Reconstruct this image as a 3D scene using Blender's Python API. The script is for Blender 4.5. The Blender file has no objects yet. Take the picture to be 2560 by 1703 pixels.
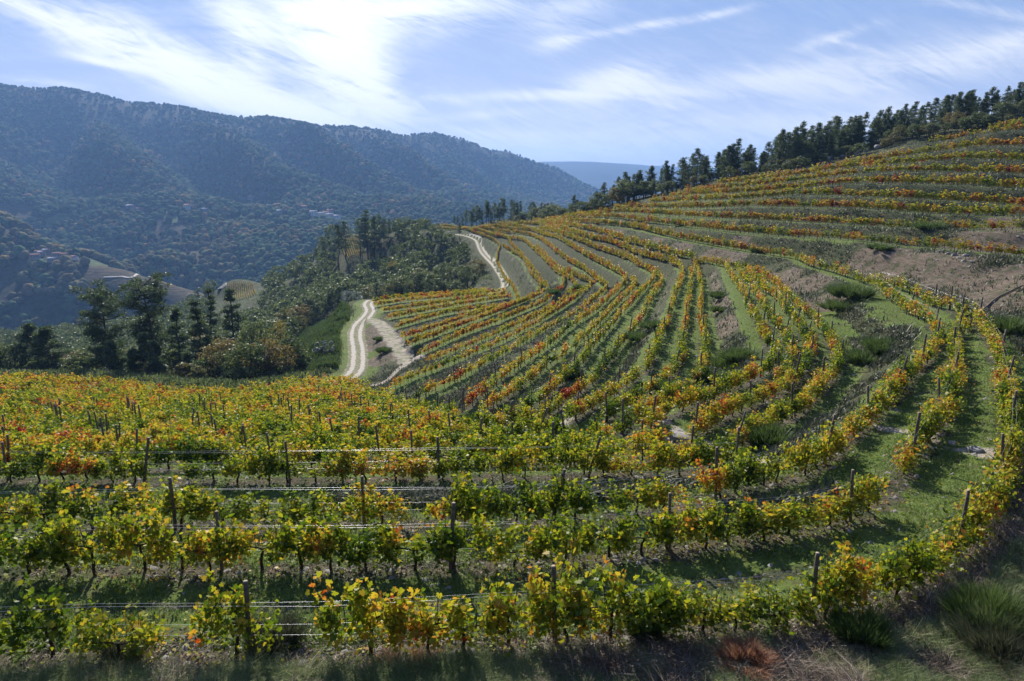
import bpy, math, random
import numpy as np
R = math.radians
random.seed(7); rng = np.random.default_rng(7)
sc = bpy.context.scene
col = sc.collection

# ---------------------------------------------------------------- camera
PITCH = R(13.5); FPX = 1707.0
cam_d = bpy.data.cameras.new('camera'); cam = bpy.data.objects.new('camera', cam_d)
col.objects.link(cam); sc.camera = cam
cam_d.lens = 24.0; cam_d.sensor_width = 36.0
cam_d.clip_start = 0.3; cam_d.clip_end = 30000
cam.location = (0, 0, 0); cam.rotation_euler = (math.pi / 2 - PITCH, 0, 0)

# ---------------------------------------------------------------- light
SUN_AZ = R(-17.0); SUN_EL = R(31.5)      # azimuth from +Y towards +X
sun_d = bpy.data.lights.new('sun', 'SUN'); sun = bpy.data.objects.new('sun', sun_d)
col.objects.link(sun)
sun_d.energy = 5.0; sun_d.angle = R(0.5); sun_d.color = (1.0, 0.94, 0.85)
sx, sy, sz = math.sin(SUN_AZ) * math.cos(SUN_EL), math.cos(SUN_AZ) * math.cos(SUN_EL), math.sin(SUN_EL)
from mathutils import Vector, Matrix
sun.rotation_euler = Vector((sx, sy, sz)).to_track_quat('Z', 'Y').to_euler()
sc.view_settings.view_transform = 'Standard'; sc.view_settings.look = 'None'
sc.view_settings.exposure = 0.72; sc.view_settings.gamma = 1.0
sc.render.engine = 'CYCLES'
cy = sc.cycles
cy.use_denoising = True; cy.max_bounces = 5; cy.diffuse_bounces = 2; cy.glossy_bounces = 2
cy.transmission_bounces = 4; cy.volume_bounces = 1; cy.transparent_max_bounces = 8
cy.use_adaptive_sampling = True; cy.adaptive_threshold = 0.02
cy.caustics_reflective = False; cy.caustics_refractive = False

# ---------------------------------------------------------------- node helper
class NT:
    def __init__(s, tree): s.t = tree; s.n = tree.nodes; s.l = tree.links
    def node(s, typ, **kw):
        n = s.n.new(typ)
        for k, v in kw.items(): setattr(n, k, v)
        return n
    def put(s, sock, v):
        if v is None: return
        if hasattr(v, 'node'): s.l.new(v, sock)
        elif isinstance(v, (tuple, list)):
            sock.default_value = tuple(v) + ((1.0,) if len(v) == 3 and len(sock.default_value) == 4 else ())
        else: sock.default_value = v
    def m(s, op, a, b=None, c=None, clamp=False):
        n = s.node('ShaderNodeMath', operation=op, use_clamp=clamp)
        s.put(n.inputs[0], a); s.put(n.inputs[1], b); s.put(n.inputs[2], c)
        return n.outputs[0]
    def vm(s, op, a, b=None):
        n = s.node('ShaderNodeVectorMath', operation=op); s.put(n.inputs[0], a); s.put(n.inputs[1], b)
        return n.outputs[0]
    def noise(s, vec, scale, detail=4, rough=.55, dist=0):
        n = s.node('ShaderNodeTexNoise'); s.put(n.inputs['Vector'], vec)
        n.inputs['Scale'].default_value = scale; n.inputs['Detail'].default_value = detail
        n.inputs['Roughness'].default_value = rough; n.inputs['Distortion'].default_value = dist
        return n.outputs['Fac']
    def mix(s, f, a, b, typ='MIX'):
        n = s.node('ShaderNodeMix', data_type='RGBA', blend_type=typ)
        s.put(n.inputs[0], f); s.put(n.inputs[6], a); s.put(n.inputs[7], b)
        return n.outputs[2]
    def rng(s, v, a, b, c=0., d=1., smooth=False):
        n = s.node('ShaderNodeMapRange', clamp=True)
        if smooth: n.interpolation_type = 'SMOOTHSTEP'
        s.put(n.inputs[0], v)
        for i, q in enumerate((a, b, c, d)): n.inputs[i + 1].default_value = q
        return n.outputs[0]
    def ramp(s, f, stops, interp='LINEAR'):
        n = s.node('ShaderNodeValToRGB'); s.put(n.inputs[0], f); e = n.color_ramp.elements
        n.color_ramp.interpolation = interp
        while len(e) < len(stops): e.new(.5)
        for i, (p, c) in enumerate(stops): e[i].position = p; e[i].color = tuple(c) + (1.,)
        return n.outputs[0]
    def comb(s, x, y, z):
        n = s.node('ShaderNodeCombineXYZ'); s.put(n.inputs[0], x); s.put(n.inputs[1], y); s.put(n.inputs[2], z); return n.outputs[0]
    def sep(s, v):
        n = s.node('ShaderNodeSeparateXYZ'); s.put(n.inputs[0], v); return n.outputs
    def attr(s, name):
        return s.node('ShaderNodeAttribute', attribute_name=name).outputs
    def bump(s, h, strength, dist=.05):
        n = s.node('ShaderNodeBump'); n.inputs['Strength'].default_value = strength
        n.inputs['Distance'].default_value = dist; s.put(n.inputs['Height'], h); return n.outputs[0]

# ---------------------------------------------------------------- world: sky texture and thin cirrus
def ray(px, py):
    u = (px - 1280.0) / FPX; v = (851.5 - py) / FPX
    return u, math.cos(PITCH) + v * math.sin(PITCH), -math.sin(PITCH) + v * math.cos(PITCH)
def sky_uv(px, py):
    x, y, z = ray(px, py); return x / y, z / y
world = bpy.data.worlds.new('World'); sc.world = world; world.use_nodes = True
def build_world():
    w = NT(world.node_tree); w.n.clear()
    sky = w.node('ShaderNodeTexSky', sky_type='NISHITA', sun_disc=False)
    sky.sun_elevation = SUN_EL; sky.sun_rotation = SUN_AZ
    sky.altitude = 500; sky.air_density = 1.0; sky.dust_density = 0.7; sky.ozone_density = 3.0
    tc = w.node('ShaderNodeTexCoord').outputs['Generated']
    x, y, z = w.sep(tc)
    yy = w.m('MAXIMUM', y, .05)
    a = w.m('DIVIDE', x, yy); s = w.m('DIVIDE', z, yy)
    def blob(px, py, lx, ly, ang, amp):
        ca, cs = sky_uv(px, py); lx /= FPX; ly /= FPX; ca_, sa_ = math.cos(R(ang)), math.sin(R(ang))
        da = w.m('SUBTRACT', a, ca); ds = w.m('SUBTRACT', s, cs)
        p = w.m('ADD', w.m('MULTIPLY', da, ca_ / lx), w.m('MULTIPLY', ds, sa_ / lx))
        q = w.m('ADD', w.m('MULTIPLY', da, -sa_ / ly), w.m('MULTIPLY', ds, ca_ / ly))
        e = w.m('ADD', w.m('MULTIPLY', p, p), w.m('MULTIPLY', q, q))
        return w.m('MULTIPLY', w.m('EXPONENT', w.m('MULTIPLY', e, -1.0)), amp)
    blobs = [  # px, py, half length, half width, tilt (degrees anticlockwise), strength
        (200, 85, 230, 34, -24, .9), (420, 150, 230, 48, -27, 1.3), (640, 245, 230, 40, -20, 1.3), (790, 285, 120, 26, -8, .9), (60, 20, 120, 14, -24, .5),
        (810, 30, 100, 150, 6, 1.7), (880, 170, 80, 110, 22, 1.6), (940, 250, 90, 40, -20, 1.4), (1040, 25, 200, 42, 4, 1.0), (600, 60, 110, 50, -40, .55), (620, 130, 60, 90, -10, .5),
        (1530, 205, 110, 34, 14, 1.3), (1400, 238, 180, 11, 1, 1.0), (1620, 225, 110, 20, -10, .7), (1660, 262, 60, 6, -12, .5),
        (1880, 200, 260, 34, 8, .55), (2350, 170, 380, 50, 10, .75), (2500, 110, 160, 20, 14, .5), (1640, 60, 170, 9, 9, .75), (1760, 45, 90, 8, 14, .4), (2090, 92, 80, 12, 16, .6), (2120, 110, 60, 6, -14, .5),
        (1400, 105, 60, 20, 14, .6), (1420, 30, 90, 40, 20, .4), (1950, 330, 600, 40, -3, .6), (1380, 372, 500, 34, 0, 1.1), (1250, 340, 160, 12, -6, .5), (2300, 290, 300, 30, 4, .5),
        (110, 205, 120, 8, -6, .5), (300, 165, 110, 7, -10, .6), (240, 150, 90, 9, -14, .4), (1110, 250, 80, 10, -8, .4), (1170, 290, 160, 10, 4, .4), (2480, 30, 160, 12, -10, .3)]
    tot = None
    for b in blobs:
        e = blob(*b); tot = e if tot is None else w.m('ADD', tot, e)
    # streaky texture: two stretched noises, distorted
    v1 = w.comb(w.m('MULTIPLY', w.m('ADD', a, w.m('MULTIPLY', s, -.4)), 2.2), w.m('MULTIPLY', w.m('ADD', s, w.m('MULTIPLY', a, .12)), 11.0), 0.0)
    n1 = w.noise(v1, 1.7, 8, .62, .8)
    v2 = w.comb(w.m('MULTIPLY', w.m('ADD', a, w.m('MULTIPLY', s, .9)), 5.0), w.m('MULTIPLY', w.m('SUBTRACT', s, w.m('MULTIPLY', a, -.35)), 16.0), 3.0)
    n2 = w.noise(v2, 2.6, 9, .66, 2.2)
    nn = w.m('ADD', w.m('MULTIPLY', n1, .65), w.m('MULTIPLY', n2, .42))
    nm = w.rng(nn, .38, .72, .0, 1.7)
    base = w.m('MULTIPLY', w.rng(nn, .44, .72), .24)
    c = w.m('ADD', w.m('MULTIPLY', tot, w.m('ADD', nm, .12)), base)
    c = w.m('SUBTRACT', 1.0, w.m('EXPONENT', w.m('MULTIPLY', w.m('POWER', w.m('MAXIMUM', c, 0.0), 1.35), -1.25)))
    c = w.m('MULTIPLY', c, w.rng(z, -.02, .03))
    skyc = w.mix(1.0, sky.outputs[0], (.50, .50, .72), 'MULTIPLY')
    tint = w.ramp(s, [(0, (.80, .84, .93)), (.10, (.60, .70, .93)), (.22, (.39, .55, .88)), (.6, (.20, .33, .72)), (1, (.12, .22, .55))])
    tv = w.node('ShaderNodeVectorMath', operation='SCALE'); w.put(tv.inputs[0], tint); tv.inputs['Scale'].default_value = 5.4
    skyc = w.mix(.80, skyc, tv.outputs[0])
    # thin water cloud is brightest where it lies close to the sun
    d = w.node('ShaderNodeVectorMath', operation='DOT_PRODUCT'); w.put(d.inputs[0], tc); d.inputs[1].default_value = (sx, sy, sz)
    fwd = w.m('POWER', w.m('MAXIMUM', d.outputs['Value'], 0.0), 14.0)
    lum = w.m("ADD", 6.4, w.m("MULTIPLY", fwd, 4.0))
    cl = w.node('ShaderNodeVectorMath', operation='SCALE'); cl.inputs[0].default_value = (.95, .97, 1.0); w.put(cl.inputs['Scale'], lum)
    out = w.mix(c, skyc, cl.outputs[0])
    bg = w.node('ShaderNodeBackground'); w.put(bg.inputs[0], out); bg.inputs[1].default_value = 0.10
    o = w.node('ShaderNodeOutputWorld'); w.l.new(bg.outputs[0], o.inputs[0])
build_world()

# ---------------------------------------------------------------- numpy noise
def _hash(ix, iy, seed):
    h = (ix.astype(np.int64) * 374761393 + iy.astype(np.int64) * 668265263 + seed * 1442695040888963407 % 2147483647) & 0x7fffffff
    h = ((h ^ (h >> 13)) * 1274126177) & 0x7fffffff
    return ((h ^ (h >> 16)) & 0xffff) / 65535.0
def vnoise(x, y, seed=0):
    x = np.asarray(x, float); y = np.asarray(y, float)
    ix = np.floor(x); iy = np.floor(y); fx = x - ix; fy = y - iy
    fx = fx * fx * (3 - 2 * fx); fy = fy * fy * (3 - 2 * fy)
    ix = ix.astype(np.int64); iy = iy.astype(np.int64)
    a = _hash(ix, iy, seed); b = _hash(ix + 1, iy, seed); c = _hash(ix, iy + 1, seed); d = _hash(ix + 1, iy + 1, seed)
    return (a * (1 - fx) + b * fx) * (1 - fy) + (c * (1 - fx) + d * fx) * fy
def fbm(x, y, seed=0, octv=4, gain=.5):
    s = 0; amp = 1; tot = 0
    for i in range(octv):
        s = s + amp * (vnoise(x * 2 ** i + 17.3 * i, y * 2 ** i - 9.1 * i, seed + i) - .5); tot += amp; amp *= gain
    return s / tot * 2
def sstep(a, b, x):
    t = np.clip((x - a) / (b - a), 0, 1); return t * t * (3 - 2 * t)

# ---------------------------------------------------------------- the vine rows, as the hillside carries them
MID = 1.15          # foliage middle above the ground
def catmull(pts, n=8):
    p = np.array(pts, float)
    if len(p) < 3: return p
    q = np.vstack([2 * p[0] - p[1], p, 2 * p[-1] - p[-2]]); out = []
    for i in range(1, len(q) - 2):
        for k in range(n):
            t = k / n
            out.append(.5 * ((2 * q[i]) + (-q[i-1] + q[i+1]) * t + (2*q[i-1] - 5*q[i] + 4*q[i+1] - q[i+2]) * t*t + (-q[i-1] + 3*q[i] - 3*q[i+1] + q[i+2]) * t**3))
    out.append(q[-2]); return np.array(out)
def resample(P, step):
    d = np.r_[0, np.cumsum(np.linalg.norm(np.diff(P[:, :2], axis=0), axis=1))]
    n = max(2, int(d[-1] / step) + 1); s = np.linspace(0, d[-1], n)
    return np.c_[np.interp(s, d, P[:, 0]), np.interp(s, d, P[:, 1]), np.interp(s, d, P[:, 2])]
ROWS = []
def row(pts, z=None, t=None, off=MID, kind='vine'):
    """pts: points (px, py) or (px, py, depth) along the row; z: foliage level (one value or first/last); t: [(px, depth)]"""
    q = []; n = len(pts)
    for i, p in enumerate(pts):
        u, y, s = ray(p[0], p[1])
        if len(p) > 2: k = p[2]
        elif t is not None:
            ks = sorted(t); k = 1 / np.interp(p[0], [a[0] for a in ks], [1 / a[1] for a in ks])
        else:
            zz = z if not isinstance(z, tuple) else z[0] + (z[1] - z[0]) * i / (n - 1)
            k = zz / s
        q.append((p[0], p[1], 1 / k))
    out = []
    for a, b, ik in catmull(q):
        u, y, s = ray(a, b); k = 1 / ik; out.append((u * k, y * k, s * k - off))
    P = resample(np.array(out), 1.2)
    for _ in range(4): P[1:-1] = .25 * P[:-2] + .5 * P[1:-1] + .25 * P[2:]
    ROWS.append((P, kind)); return P
def dp(pts, t):
    """give points a depth from anchors [(px, depth)]"""
    ks = sorted(t); return [(p[0], p[1], 1 / np.interp(p[0], [a[0] for a in ks], [1 / a[1] for a in ks])) for p in pts]
def c1(*q): return [(1080 + x / 4.714, 500 + y / 4.714) for x, y in q]
def c2(*q): return [(1500 + x / 4.714, 440 + y / 4.714) for x, y in q]
def c3(*q): return [(2000 + x / 4.209, 260 + y / 4.209) for x, y in q]
# upper hill, terraces seen from below or level
row(c3((2357,1500),(1700,1450),(1300,1420),(900,1390),(600,1350),(0,1330)) + c2((2000,620),(1500,580),(1100,545),(700,500),(300,450),(0,440)) + c1((1700,165),(1360,195)),
    t=[(2560,75),(1818,120),(1500,178),(1368,236)])
row(c3((2357,1220),(1900,1240),(1500,1230),(1100,1235),(600,1200),(0,1180)) + c2((1900,450),(1500,440),(1100,420),(700,405),(350,385),(0,400)) + c1((1600,165),),
    t=[(2560,84),(1818,127),(1500,183),(1400,214)])
row(c3((2357,1090),(2000,1100),(1700,1090),(1300,1080),(1000,1055),(600,1030),(0,1025)) + c2((1800,290),(1400,310),(1100,325),(500,330),(200,340)),
    t=[(2560,91),(1818,134),(1542,181)])
row(c3((2357,1000),(1800,960),(1500,940),(1000,930),(500,905),(0,900)) + c2((1700,210),(1400,225),(1000,245),(600,268)), t=[(2560,97),(1818,140),(1600,180)])
row(c3((2357,820),(2000,800),(1400,775),(700,775),(300,790),(0,840)) + c2((1700,140),(1300,160),(840,195)), t=[(2560,103),(1818,146),(1680,172)])
row(c3((2357,670),(2000,660),(1400,650),(900,655),(500,690),(0,760)) + c2((1800,60),(1500,95),(1050,140)), t=[(2560,109),(1818,152),(1720,170)])
row(c3((2357,540),(1900,520),(1500,530),(1100,575),(700,600),(300,650),(0,700)) + [(1900,437),(1800,450)], t=[(2560,115),(1800,160)])
row(c3((2357,380),(1900,390),(1500,440),(1100,500),(700,565),(450,610)), t=[(2560,122),(2100,149)])
row(c3((2357,215),(2200,225),(2000,262),(1700,312),(1400,370)), t=[(2560,130),(2300,150)])
row(c3((2357,160),(2200,185),(2050,215)), t=[(2560,137),(2450,145)])
# the middle terraces: far side, hollow, near side
R6far = c2((0,515),(400,570),(700,630),(1000,690),(1300,740),(1600,790),(1900,830),(2357,900))
C6l = dp(c1((1200,215),(1500,212),(1700,217)), [(1334,256),(1400,211),(1440,192),(1500,171)])
C5 = lambda *q: [(1960 + x / 3.92, 600 + y / 3.92) for x, y in q]
row(C6l + R6far + C5((200,160),(500,240),(800,330),(1000,440),(1150,560),(1300,640)) + [(2345,790),(2345,838),(2315,872),(2260,922),(2222,965),(2154,1024),(2103,1058),(2069,1109),(2005,1135),(1929,1130),(1865,1164),(1600,1215),(1200,1238),(900,1240),(600,1240),(300,1245),(-60,1250)], z=-10.5)
row(C5((950,330),(1200,400),(1400,500),(1650,590)) + [(2410,765),(2391,830),(2391,905),(2366,982),(2324,1045),(2290,1088),(2239,1173),(2190,1215),(2120,1240),(2010,1262),(1937,1275),(1800,1275),(1640,1295),(1500,1320),(1250,1330),(1080,1335),(860,1340),(600,1335),(300,1338),(-60,1352)], z=-10.15)
rowA = row(C5((1650,540),(1900,640)) + [(2468,800),(2500,850),(2518,920),(2535,1000),(2530,1100),(2500,1180),(2440,1270),(2330,1360),(2200,1415),(2050,1455),(1800,1485),(1500,1495),(1200,1512),(900,1538),(600,1540),(300,1532),(-60,1552)], z=-9.8)
row(dp(c1((1040,240),(1300,240),(1500,255),(1700,275)), [(1300,262),(1334,253),(1400,206),(1440,186),(1500,165.5)]) + c2((0,610),(300,690),(600,770),(900,850),(1200,920),(1450,980),(1620,1010)) + [(1861,656),(1892,667),(1924,684),(1956,707),(1985,738),(2023,765),(2061,804),(2087,842),(2105,880),(2074,918),(2036,957),(1997,995),(1934,1021),(1883,1046),(1840,1072)], z=-12.0)
row([(1862,657),(1888,686),(1914,707),(1941,724),(1956,748),(1985,773),(2018,817),(2031,862),(2005,906),(1972,934),(1934,957),(1898,970),(1832,990),(1781,1015),(1740,1041)], z=-12.0)
row([(1840,655),(1865,686),(1882,707),(1903,733),(1914,754),(1934,778),(1967,817),(1985,855),(1975,890),(1950,910)], z=-12.05)
row([(1816,652),(1831,680),(1844,699),(1861,722),(1873,748),(1895,783),(1921,829),(1939,875),(1921,898),(1883,913),(1852,929),(1816,944),(1740,970),(1680,992),(1630,1015)], z=-12.1)
row(dp(c1((780,255),(1000,262),(1200,270),(1500,300),(1700,350)), [(1245,281),(1334,249),(1400,201),(1440,180),(1500,160)]) + c2((0,720),(300,810),(600,910),(850,980),(960,1030)) + [(1708,671),(1701,690),(1691,716),(1684,741),(1663,796),(1640,847),(1622,893),(1589,913),(1559,934),(1525,957),(1490,980),(1440,1005)], z=-13.8)
row([(1720,662),(1730,669),(1727,695),(1723,726),(1718,754),(1714,804),(1701,862),(1689,903),(1653,931),(1615,957),(1570,985),(1520,1012)], z=-13.75)
row([(1735,660),(1748,669),(1752,695),(1754,726),(1753,754),(1755,791),(1763,850),(1760,893),(1745,929),(1709,952),(1643,987),(1589,1021),(1560,1040)], z=-13.7)
row(dp(c1((620,270),(1000,290),(1300,318),(1500,360),(1700,430)), [(1211,290),(1240,283),(1334,245),(1400,196),(1440,175),(1500,155)]) + c2((0,830),(300,930),(500,1020),(620,1080)) + [(1636,678),(1627,695),(1606,714),(1585,737),(1564,758),(1540,785),(1503,821),(1475,852),(1456,886),(1427,911),(1391,942),(1354,967),(1321,987),(1275,1018)], z=-15.4)
row([(1640,672),(1657,690),(1638,716),(1625,740),(1610,773),(1587,801),(1561,829),(1538,860),(1520,885),(1500,910),(1461,944),(1400,980),(1363,1012)], z=-15.3)
row(dp(c1((600,290),(800,312),(1000,330),(1200,360),(1450,415),(1600,485),(1750,575)), [(1207,293),(1240,281),(1334,239),(1400,190),(1440,168),(1500,146)]) + c2((0,980),(200,1080),(320,1165)) + [(1551,707),(1532,724),(1513,741),(1500,752),(1433,796),(1377,838),(1321,877),(1265,916),(1209,958),(1160,985)], z=-17.2)
row([(1580,690),(1591,701),(1574,718),(1547,743),(1532,758),(1503,787),(1447,838),(1391,877),(1338,916),(1279,958),(1220,992)], z=-17.1)
row(dp(c1((500,300),(700,330),(1000,365),(1200,410),(1400,520),(1550,640),(1720,740),(1880,830),(2000,930)), [(1186,300),(1240,277),(1334,232),(1400,178),(1440,158),(1480,143),(1505,132)]) + [(1521,708,127),(1500,728),(1447,766),(1349,821),(1265,866),(1166,916),(1100,948),(1040,972)], z=(-19.3,-21.2))
row(dp(c1((1560,740),(1700,840),(1850,930)), [(1410,160),(1480,138)]) + [(1482,704,136),(1450,728),(1391,767),(1293,821),(1181,871),(1068,914),(985,948)], z=(-21.0,-24.2))
row(dp(c1((350,292),(750,365),(950,400),(1100,460),(1250,600),(1400,740),(1560,900)), [(1154,313),(1240,272),(1313,229),(1345,200),(1377,174),(1411,155)]) + [(1408,706,150),(1398,718,145),(1377,740),(1265,785),(1152,827),(1050,872)], z=(-22,-26.8))
row(dp(c1((1230,520),(1300,600),(1400,690),(1620,890),(1690,970)), [(1341,209),(1377,180),(1424,152),(1440,142)]) + [(1436,718,139),(1415,745),(1321,790),(1209,837),(1124,870),(1065,894)], z=(-22.0,-26.2))
row(dp(c1((100,285),(400,320),(550,355),(720,405),(870,450),(950,520),(1050,610),(1130,700),(1270,890),(1370,1030)), [(1101,345),(1165,311),(1233,274),(1264,258),(1282,240),(1303,222),(1320,205),(1349,179),(1370,164)]) + [(1362,723,161),(1335,736),(1223,778),(1124,814),(1028,848)], z=(-25,-27.2))
row(dp(c1((840,520),(900,560),(1070,680),(1170,870),(1280,1020)), [(1258,250),(1307,216),(1328,190),(1351,173)]) + [(1344,727,169),(1290,752),(1181,780),(1096,807),(1014,832)], z=(-25.2,-27.8))
row(dp(c1((0,310),(200,330),(400,350),(600,400),(735,470)), [(1080,350),(1165,307),(1236,268)]) + [(1250,612,257),(1245,627,250),(1241,648,236),(1250,661,225),(1264,687,205),(1286,716,183),(1294,744,171)] + [(1280,756),(1153,768),(1068,787),(995,807)], z=-28.2)
row([(1270,735),(1153,753),(1068,768),(978,785)], z=(-28.6,-28.6))
row([(1262,728),(1153,742),(1068,755),(962,768)], z=(-28.9,-29))
row([(1251,722),(1124,735),(1012,744),(944,755)], z=(-29.2,-29.3))
row([(1200,722),(1110,730),(1000,737),(940,745)], z=(-29.5,-29.5))
# the block straight below the viewer: rows run across the slope
def zL(y): return np.interp(y, [14, 23, 30, 45, 65, 85, 105, 125], [-11.0, -11.9, -13.6, -17.8, -23.0, -27.6, -31.2, -35.5])
def path_x(y): return float(np.interp(y, [23, 29, 38, 46, 69, 85, 100], [12, 10, 4.5, 0, -11, -19, -25]))
for k, y0 in enumerate(np.arange(26.9, 104, 2.85)):
    x1 = path_x(y0) - 1.0
    xs = np.arange(x1, -.86 * y0 - 6, -1.2)
    # the lower edge bulges towards the viewer where the wood comes up to it
    ys = y0 + .0022 * (xs - x1) ** 2 * np.clip(1 - (y0 - 25) / 120, 0, 1) + 1.2 * np.sin(xs / 17 + k * .15)
    if y0 > 74:
        keep = ys < np.interp(xs / ys, [-.9, -.75, -.6, -.47, -.40, -.30, -.25], [110, 110, 98, 86, 88, 100, 106])
    else: keep = np.ones(len(xs), bool)
    P = np.c_[xs, ys, zL(ys) + .015 * (xs + 20)]
    for seg in np.split(np.arange(len(xs)), np.where(np.diff(keep.astype(int)) != 0)[0] + 1):
        if keep[seg[0]] and len(seg) > 4: ROWS.append((P[seg], 'vine'))
# tracks shape the ground too
def road_pts(pts, z):
    px = catmull(pts); out = []
    for a, b in px:
        u, y, s = ray(a, b); k = z / s; out.append((u * k, y * k, z))
    P = resample(np.array(out), 1.0)
    for _ in range(6): P[1:-1] = .25 * P[:-2] + .5 * P[1:-1] + .25 * P[2:]
    return P
TRACK = road_pts([(800,985),(827,967),(871,947),(893,922),(895,874),(889,838),(897,812),(915,794),(926,776),(918,762),(927,752)], -30.6)
TRACK2 = row([(1235,731,185),(1262,722,195),(1262,706,206),(1250,684,222),(1236,663,237),(1218,644,253),(1205,628,266),(1196,606,282),(1190,600,288),(1172,592,297),(1140,586,306)], off=0.0, kind='road')
mid = np.array([TRACK[-1], TRACK[-1] * .7 + TRACK2[0] * .3 + np.array([-2, 9, -2.2]), TRACK[-1] * .3 + TRACK2[0] * .7 + np.array([-1, 9, -2.2]), TRACK2[0]])
TRACKM = resample(catmull(mid), 1.0)
BRANCH = road_pts([(915,797),(940,803),(958,815),(977,845),(999,874),(1017,902),(1024,912)], -29.6)
for P in (TRACK, TRACKM, BRANCH): ROWS.append((P, 'road'))
PATH = np.array([(1057,1052),(1130,1062),(1190,1070),(1300,1070),(1430,1058),(1600,1052),(1660,1070),(1700,1098),(1760,1115),(1800,1130),(1880,1160)], float)

# ---------------------------------------------------------------- large ground shape
CP = []   # x, y, z
for P, k in ROWS:
    st = 6 if P[0, 1] < 60 else 8
    CP += [tuple(q) for q in P[::st]]
def cp(px, py, t, dz=0):
    u, y, s = ray(px, py); CP.append((u * t, y * t, s * t + dz))
for q in [(0,-3,-1.5),(0,0,-1.75),(-12,0,-2.6),(14,0,-1.6),(-12,6,-6.3),(0,5,-5.3),(8,5,-5.0),(16,7,-5.4),(0,9.5,-9.25),(-8,10,-9.6),(9,9.6,-8.9),(19,14,-8.2),(14,12,-9.0),(0,12,-9.95),(-8,12,-10.1),
          (24,20,-7.9),(27,28,-8.2),(36,40,-7.4),(45,44,-5.2),(34,16,-4.),(60,50,-1),(-30,6,-8),(-22,14,-10.6)]: CP.append(q)
# behind the top vine row and the ridge
for px, py, t in [(2560,283,150),(2400,320,157),(2250,355,163),(2100,398,168),(1950,428,174),(1800,452,180),(1700,477,187),(1600,500,196),(1500,521,206),(1400,538,228),(1330,546,268),(1240,555,292),(1180,560,312),(1120,562,338),
                  (2560,272,180),(2250,340,192),(1900,420,205),(1600,495,220),(1450,535,240),(1330,550,280),(1180,566,330),(1050,566,375),
                  (2560,330,260),(2200,420,270),(1900,480,280),(1600,560,300),(1400,590,320),(1250,600,400),(1100,600,470),
                  (2800,200,130),(2900,240,180),(2900,380,90),(2900,600,60),(2900,800,42)]: cp(px, py, t)
# wooded shoulder below the track (ground under the crowns)
for px, py, t, d in [(1180,640,290,-5),(1130,680,235,-5),(1080,600,370,-6),(1000,610,340,-10),(1000,575,400,-8),(930,630,330,-10),(900,586,405,-2),(820,640,372,-4),(750,670,380,-5),(680,690,410,-5),(600,730,455,0),(570,757,432,0),(640,706,472,0),(585,699,482,0),(850,592,382,0),(905,592,382,0),(870,648,352,0),(880,615,368,0),
                     (545,715,480,-1),(500,745,470,-6),(700,760,300,-10),(600,810,250,-9),(800,710,280,-10),(950,710,222,-8),(1050,700,215,-6),(1150,715,210,-4),(840,800,158,-3),(760,850,150,-4),(850,740,200,-6),
                     (700,900,140,-4),(780,930,122,-2),(500,810,280,-10),(300,860,260,-12),(400,760,420,-14),(100,880,240,-12),(-100,880,240,-12),(620,900,160,-8),(-200,960,125,-1),
                     (900,640,480,-30),(1000,600,520,-20),(750,720,520,-20),(600,740,620,-30),(450,800,600,-20),(200,850,600,-10),(0,850,600,-10),
                     (1100,640,560,-20),(1300,640,560,-20)]: cp(px, py, t, d)
for px, py, t in [(190,952,118),(30,945,118),(330,960,112),(450,985,106),(560,1005,104),(680,990,108)]: cp(px, py, t)
WATER = -188.0
for px, t in [(-300,820),(0,830),(110,850),(250,860),(400,830),(600,800),(850,780),(1100,800),(1400,900),(1700,900)]:
    u, y, s = ray(px, 800); CP.append((u*t, y*t, WATER - 6))
# near spur across the water
for px, py, t in [(-200,490,1300),(0,545,1180),(110,600,1110),(230,645,1040),(330,680,980),(400,703,940),(470,728,905),(110,640,1020),(0,700,950),(60,780,880),(200,750,900),(300,760,880),(400,740,880),(-200,700,950),(480,745,870)]: cp(px, py, t)
for px, py, t, d in [(0,545,1330,-70),(230,645,1180,-60),(400,703,1080,-50),(520,740,1000,-20)]: cp(px, py, t, d)
# the big mountain over the valley
for px, py, t in [(0,209,2300),(130,218,2320),(250,236,2350),(400,258,2400),(560,283,2450),(700,294,2500),(850,315,2600),(970,325,2750),(1015,341,2850),(1085,330,3000),(1150,344,3100),(1210,369,3200),(1300,399,3400),(1390,433,3600),(1450,471,3700),(-200,196,2250),
                  (0,300,2050),(0,400,1820),(0,500,1560),(300,330,2150),(300,420,1880),(300,520,1560),(300,610,1340),(600,370,2080),(600,450,1800),(600,530,1480),(500,640,1200),(750,520,1500),(790,545,1420),(650,560,1380),(450,545,1440),
                  (400,690,1090),(600,640,1180),(800,600,1230),(900,400,2250),(900,480,1850),(900,540,1500),(1050,380,2750),(1100,430,2500),(1100,480,2100),(1100,540,1600),(1250,440,2950),(1250,500,2300),(1400,500,2900),
                  (150,540,1500),(1600,540,2400),(1900,540,2400)]: cp(px, py, t)
for px, py, t, d in [(0,213,2700,-110),(200,232,2750,-115),(400,262,2800,-115),(560,287,2850,-115),(700,298,2950,-115),(850,314,3050,-115),(1015,340,3300,-115),(1150,343,3500,-115),(1300,398,3900,-115),(1500,480,4600,-80),(1800,500,4500,-60),(0,213,3600,-300),(560,287,3900,-300),(1015,340,4500,-300)]: cp(px, py, t, d)
for px, py, t in [(1100,430,7500),(1300,414,7000),(1360,412,7000),(1480,408,7000),(1540,414,7000),(1620,420,7200),(1400,440,6000),(1550,440,6000),(1800,425,7500),(2200,430,7500),(2700,430,7500),(600,440,7500),(0,440,7500)]: cp(px, py, t)
for px in (-300, 0, 600, 1200, 1500, 1900, 2700): cp(px, 445, 12000)
CPa = np.array(CP)
def pol(x, y):
    r = np.hypot(x, y + 6.0); return np.arctan2(x, y + 6.0) * 1.5, np.log(r), r
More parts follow.
